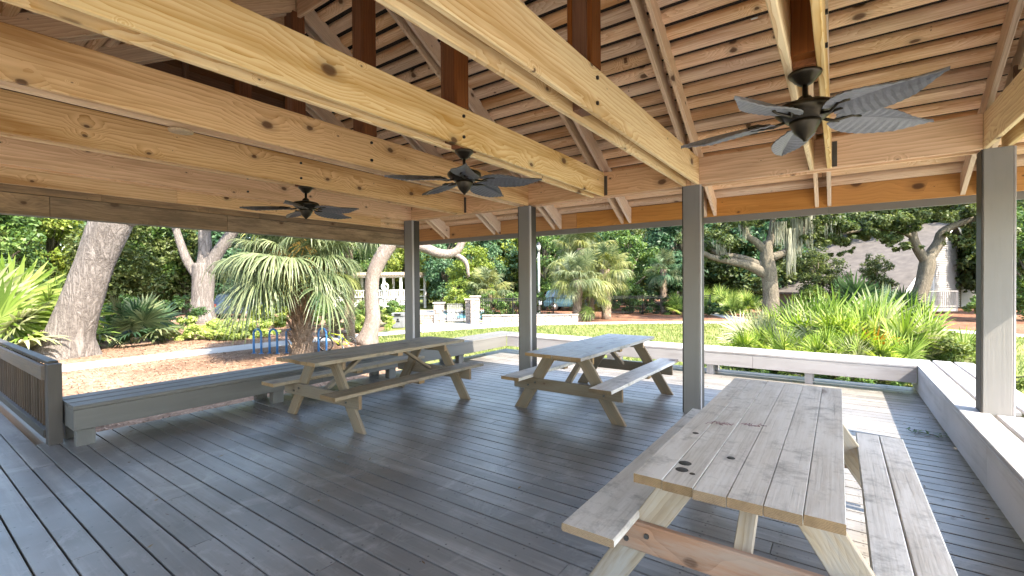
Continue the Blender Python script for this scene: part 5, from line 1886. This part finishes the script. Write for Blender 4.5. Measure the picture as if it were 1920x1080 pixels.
# low porch with railing in front of the wall
pc = thing('porch', 'small raised porch with grey balustrade in front of the clapboard house', 'porch', tuple(ud(28.4, 31, GZ)))
board('porch_floor', ud(27.2, 31.4, -.47), ud(29.8, 31.4, -.47), 1.6, .2, PORCHG, pc)
board('top_rail', ud(27.2, 30.62, .78), ud(29.8, 30.62, .78), .08, .07, PORCHG, pc)
board('bottom_rail', ud(27.2, 30.62, -.22), ud(29.8, 30.62, -.22), .06, .06, PORCHG, pc)
for i in range(19):
    q = ud(27.25 + 2.5 * i / 18, 30.62, 0)
    tk = .05 if i in (0, 9, 18) else .02
    box('baluster', (q.x - tk, q.y - tk, -.36), (q.x + tk, q.y + tk, .75), PORCHG, pc, ch=.003)
for u_ in (27.4, 29.6):
    q = ud(u_, 31.2, 0)
    box('pier', (q.x - .2, q.y - .2, GZ - .05), (q.x + .2, q.y + .2, -.575), STONE, pc)
# distant low roofs glimpsed through the trunks left of the mossy oak
t = thing('cottage', 'pale cottage with grey roof glimpsed left of the mossy oak trunk', 'house', (-12.5, 50.5, GZ))
cb = Vector((-14.5, 49.0, 0))
board('wall', cb + Vector((0, 0, .9)), cb + UX * 9 + Vector((0, 0, .9)), .2, 3.3, CLAP, t)
board('roof', cb - UX * .5 + UY * .9 + Vector((0, 0, 3.2)), cb + UX * 9.5 + UY * .9 + Vector((0, 0, 3.2)), 3.2, .16, SHINGLE, t, upv=(UX.cross(Vector((UY.x, UY.y, .55)))))
for k in range(3):
    wq = board('window', cb + UX * (1.2 + 2.8 * k) - UY * .1 + Vector((0, 0, 1.1)), cb + UX * (2.1 + 2.8 * k) - UY * .1 + Vector((0, 0, 1.1)), .06, 1.1, GLASSD, t)

# unseen pavement beside and behind the viewpoint, added to bounce light onto the ceiling
sheet('bounce_pavement', [(3.6, -30), (24, -30), (24, 9), (3.6, 9)], GZ + .010, CONC)
sheet('bounce_pavement', [(-4, -30), (3.595, -30), (3.595, -4), (-4, -4)], GZ + .011, CONC)

# ------------------------------------------------------------------ small things
t = thing('wasp_nest', 'small papery wasp nest stuck under the long tie beam at upper left', 'nest', (-3.80, 1.30, HB))
lathe('comb', [(.012, .0), (.025, -.008), (.065, -.012), (.078, -.02), (.074, -.03), (.045, -.036), (.01, -.038)], simple('nest_paper', (.50, .36, .22), .9, vary=(.36, .25, .15), scale=90), t, (-3.80, 1.30, HB), 18)
t = thing('fallen_sprig', 'small green leafy sprig lying on the deck near the right bench', 'sprig', (.74, 6.14, .002))
rgq = random.Random(2)
pts = [Vector((.62 + .03 * k + rgq.uniform(-.01, .01), 6.18 - .01 * k + rgq.uniform(-.02, .02), .012 + .006 * (k % 2))) for k in range(8)]
tubes('twig', [(pts, .004, 5)], BARK_D, t)
V, F = [], []
for k in range(26):
    p = pts[k % 8] + Vector((rgq.uniform(-.05, .05), rgq.uniform(-.07, .07), rgq.uniform(0, .02)))
    a = rgq.uniform(0, 6.28)
    u_ = Vector((math.cos(a), math.sin(a), rgq.uniform(-.2, .5))) * .035
    w_ = Vector((-math.sin(a), math.cos(a), 0)) * .011
    b = len(V)
    V += [p - u_, p + w_, p + u_, p - w_]
    F.append((b, b + 1, b + 2, b + 3))
put('leaves', mesh_np('leaves', [v - Vector((.74, 6.14, .002)) for v in V], F, L_MID), t, Matrix.Translation((.74, 6.14, .002)))

# scattered bits of leaf on the deck
rgl = random.Random(31)
V, F = [], []
for k in range(260):
    px, py = rgl.uniform(-6.3, .9), rgl.uniform(.6, 8.5)
    if rgl.random() < .45:
        px, py = (rgl.gauss(.6, .25), rgl.uniform(2, 8.3)) if rgl.random() < .5 else (rgl.uniform(-6, .8), rgl.gauss(8.2, .3))
    if px > .95 or py > 8.6 or px < -6.35:
        continue
    a = rgl.uniform(0, 6.28)
    l, w_ = rgl.uniform(.008, .026), rgl.uniform(.003, .008)
    c = Vector((px, py, .006))
    u_, s_ = Vector((math.cos(a), math.sin(a), rgl.uniform(-.1, .25))) * l, Vector((-math.sin(a), math.cos(a), .2)) * w_
    b = len(V)
    V += [c - u_, c + s_, c + u_, c - s_]
    F.append((b, b + 1, b + 2, b + 3))
ob = put('leaf_debris', mesh_np('leaf_debris', V, F, leafmat('dry_leaf', [(.15, (.05, .03, .015)), (.5, (.12, .07, .03)), (.9, (.25, .19, .08))])), None, Matrix.Identity(4), 'stuff')
tag(ob, 'tiny dry leaf bits scattered over the grey deck boards', 'leaf litter')
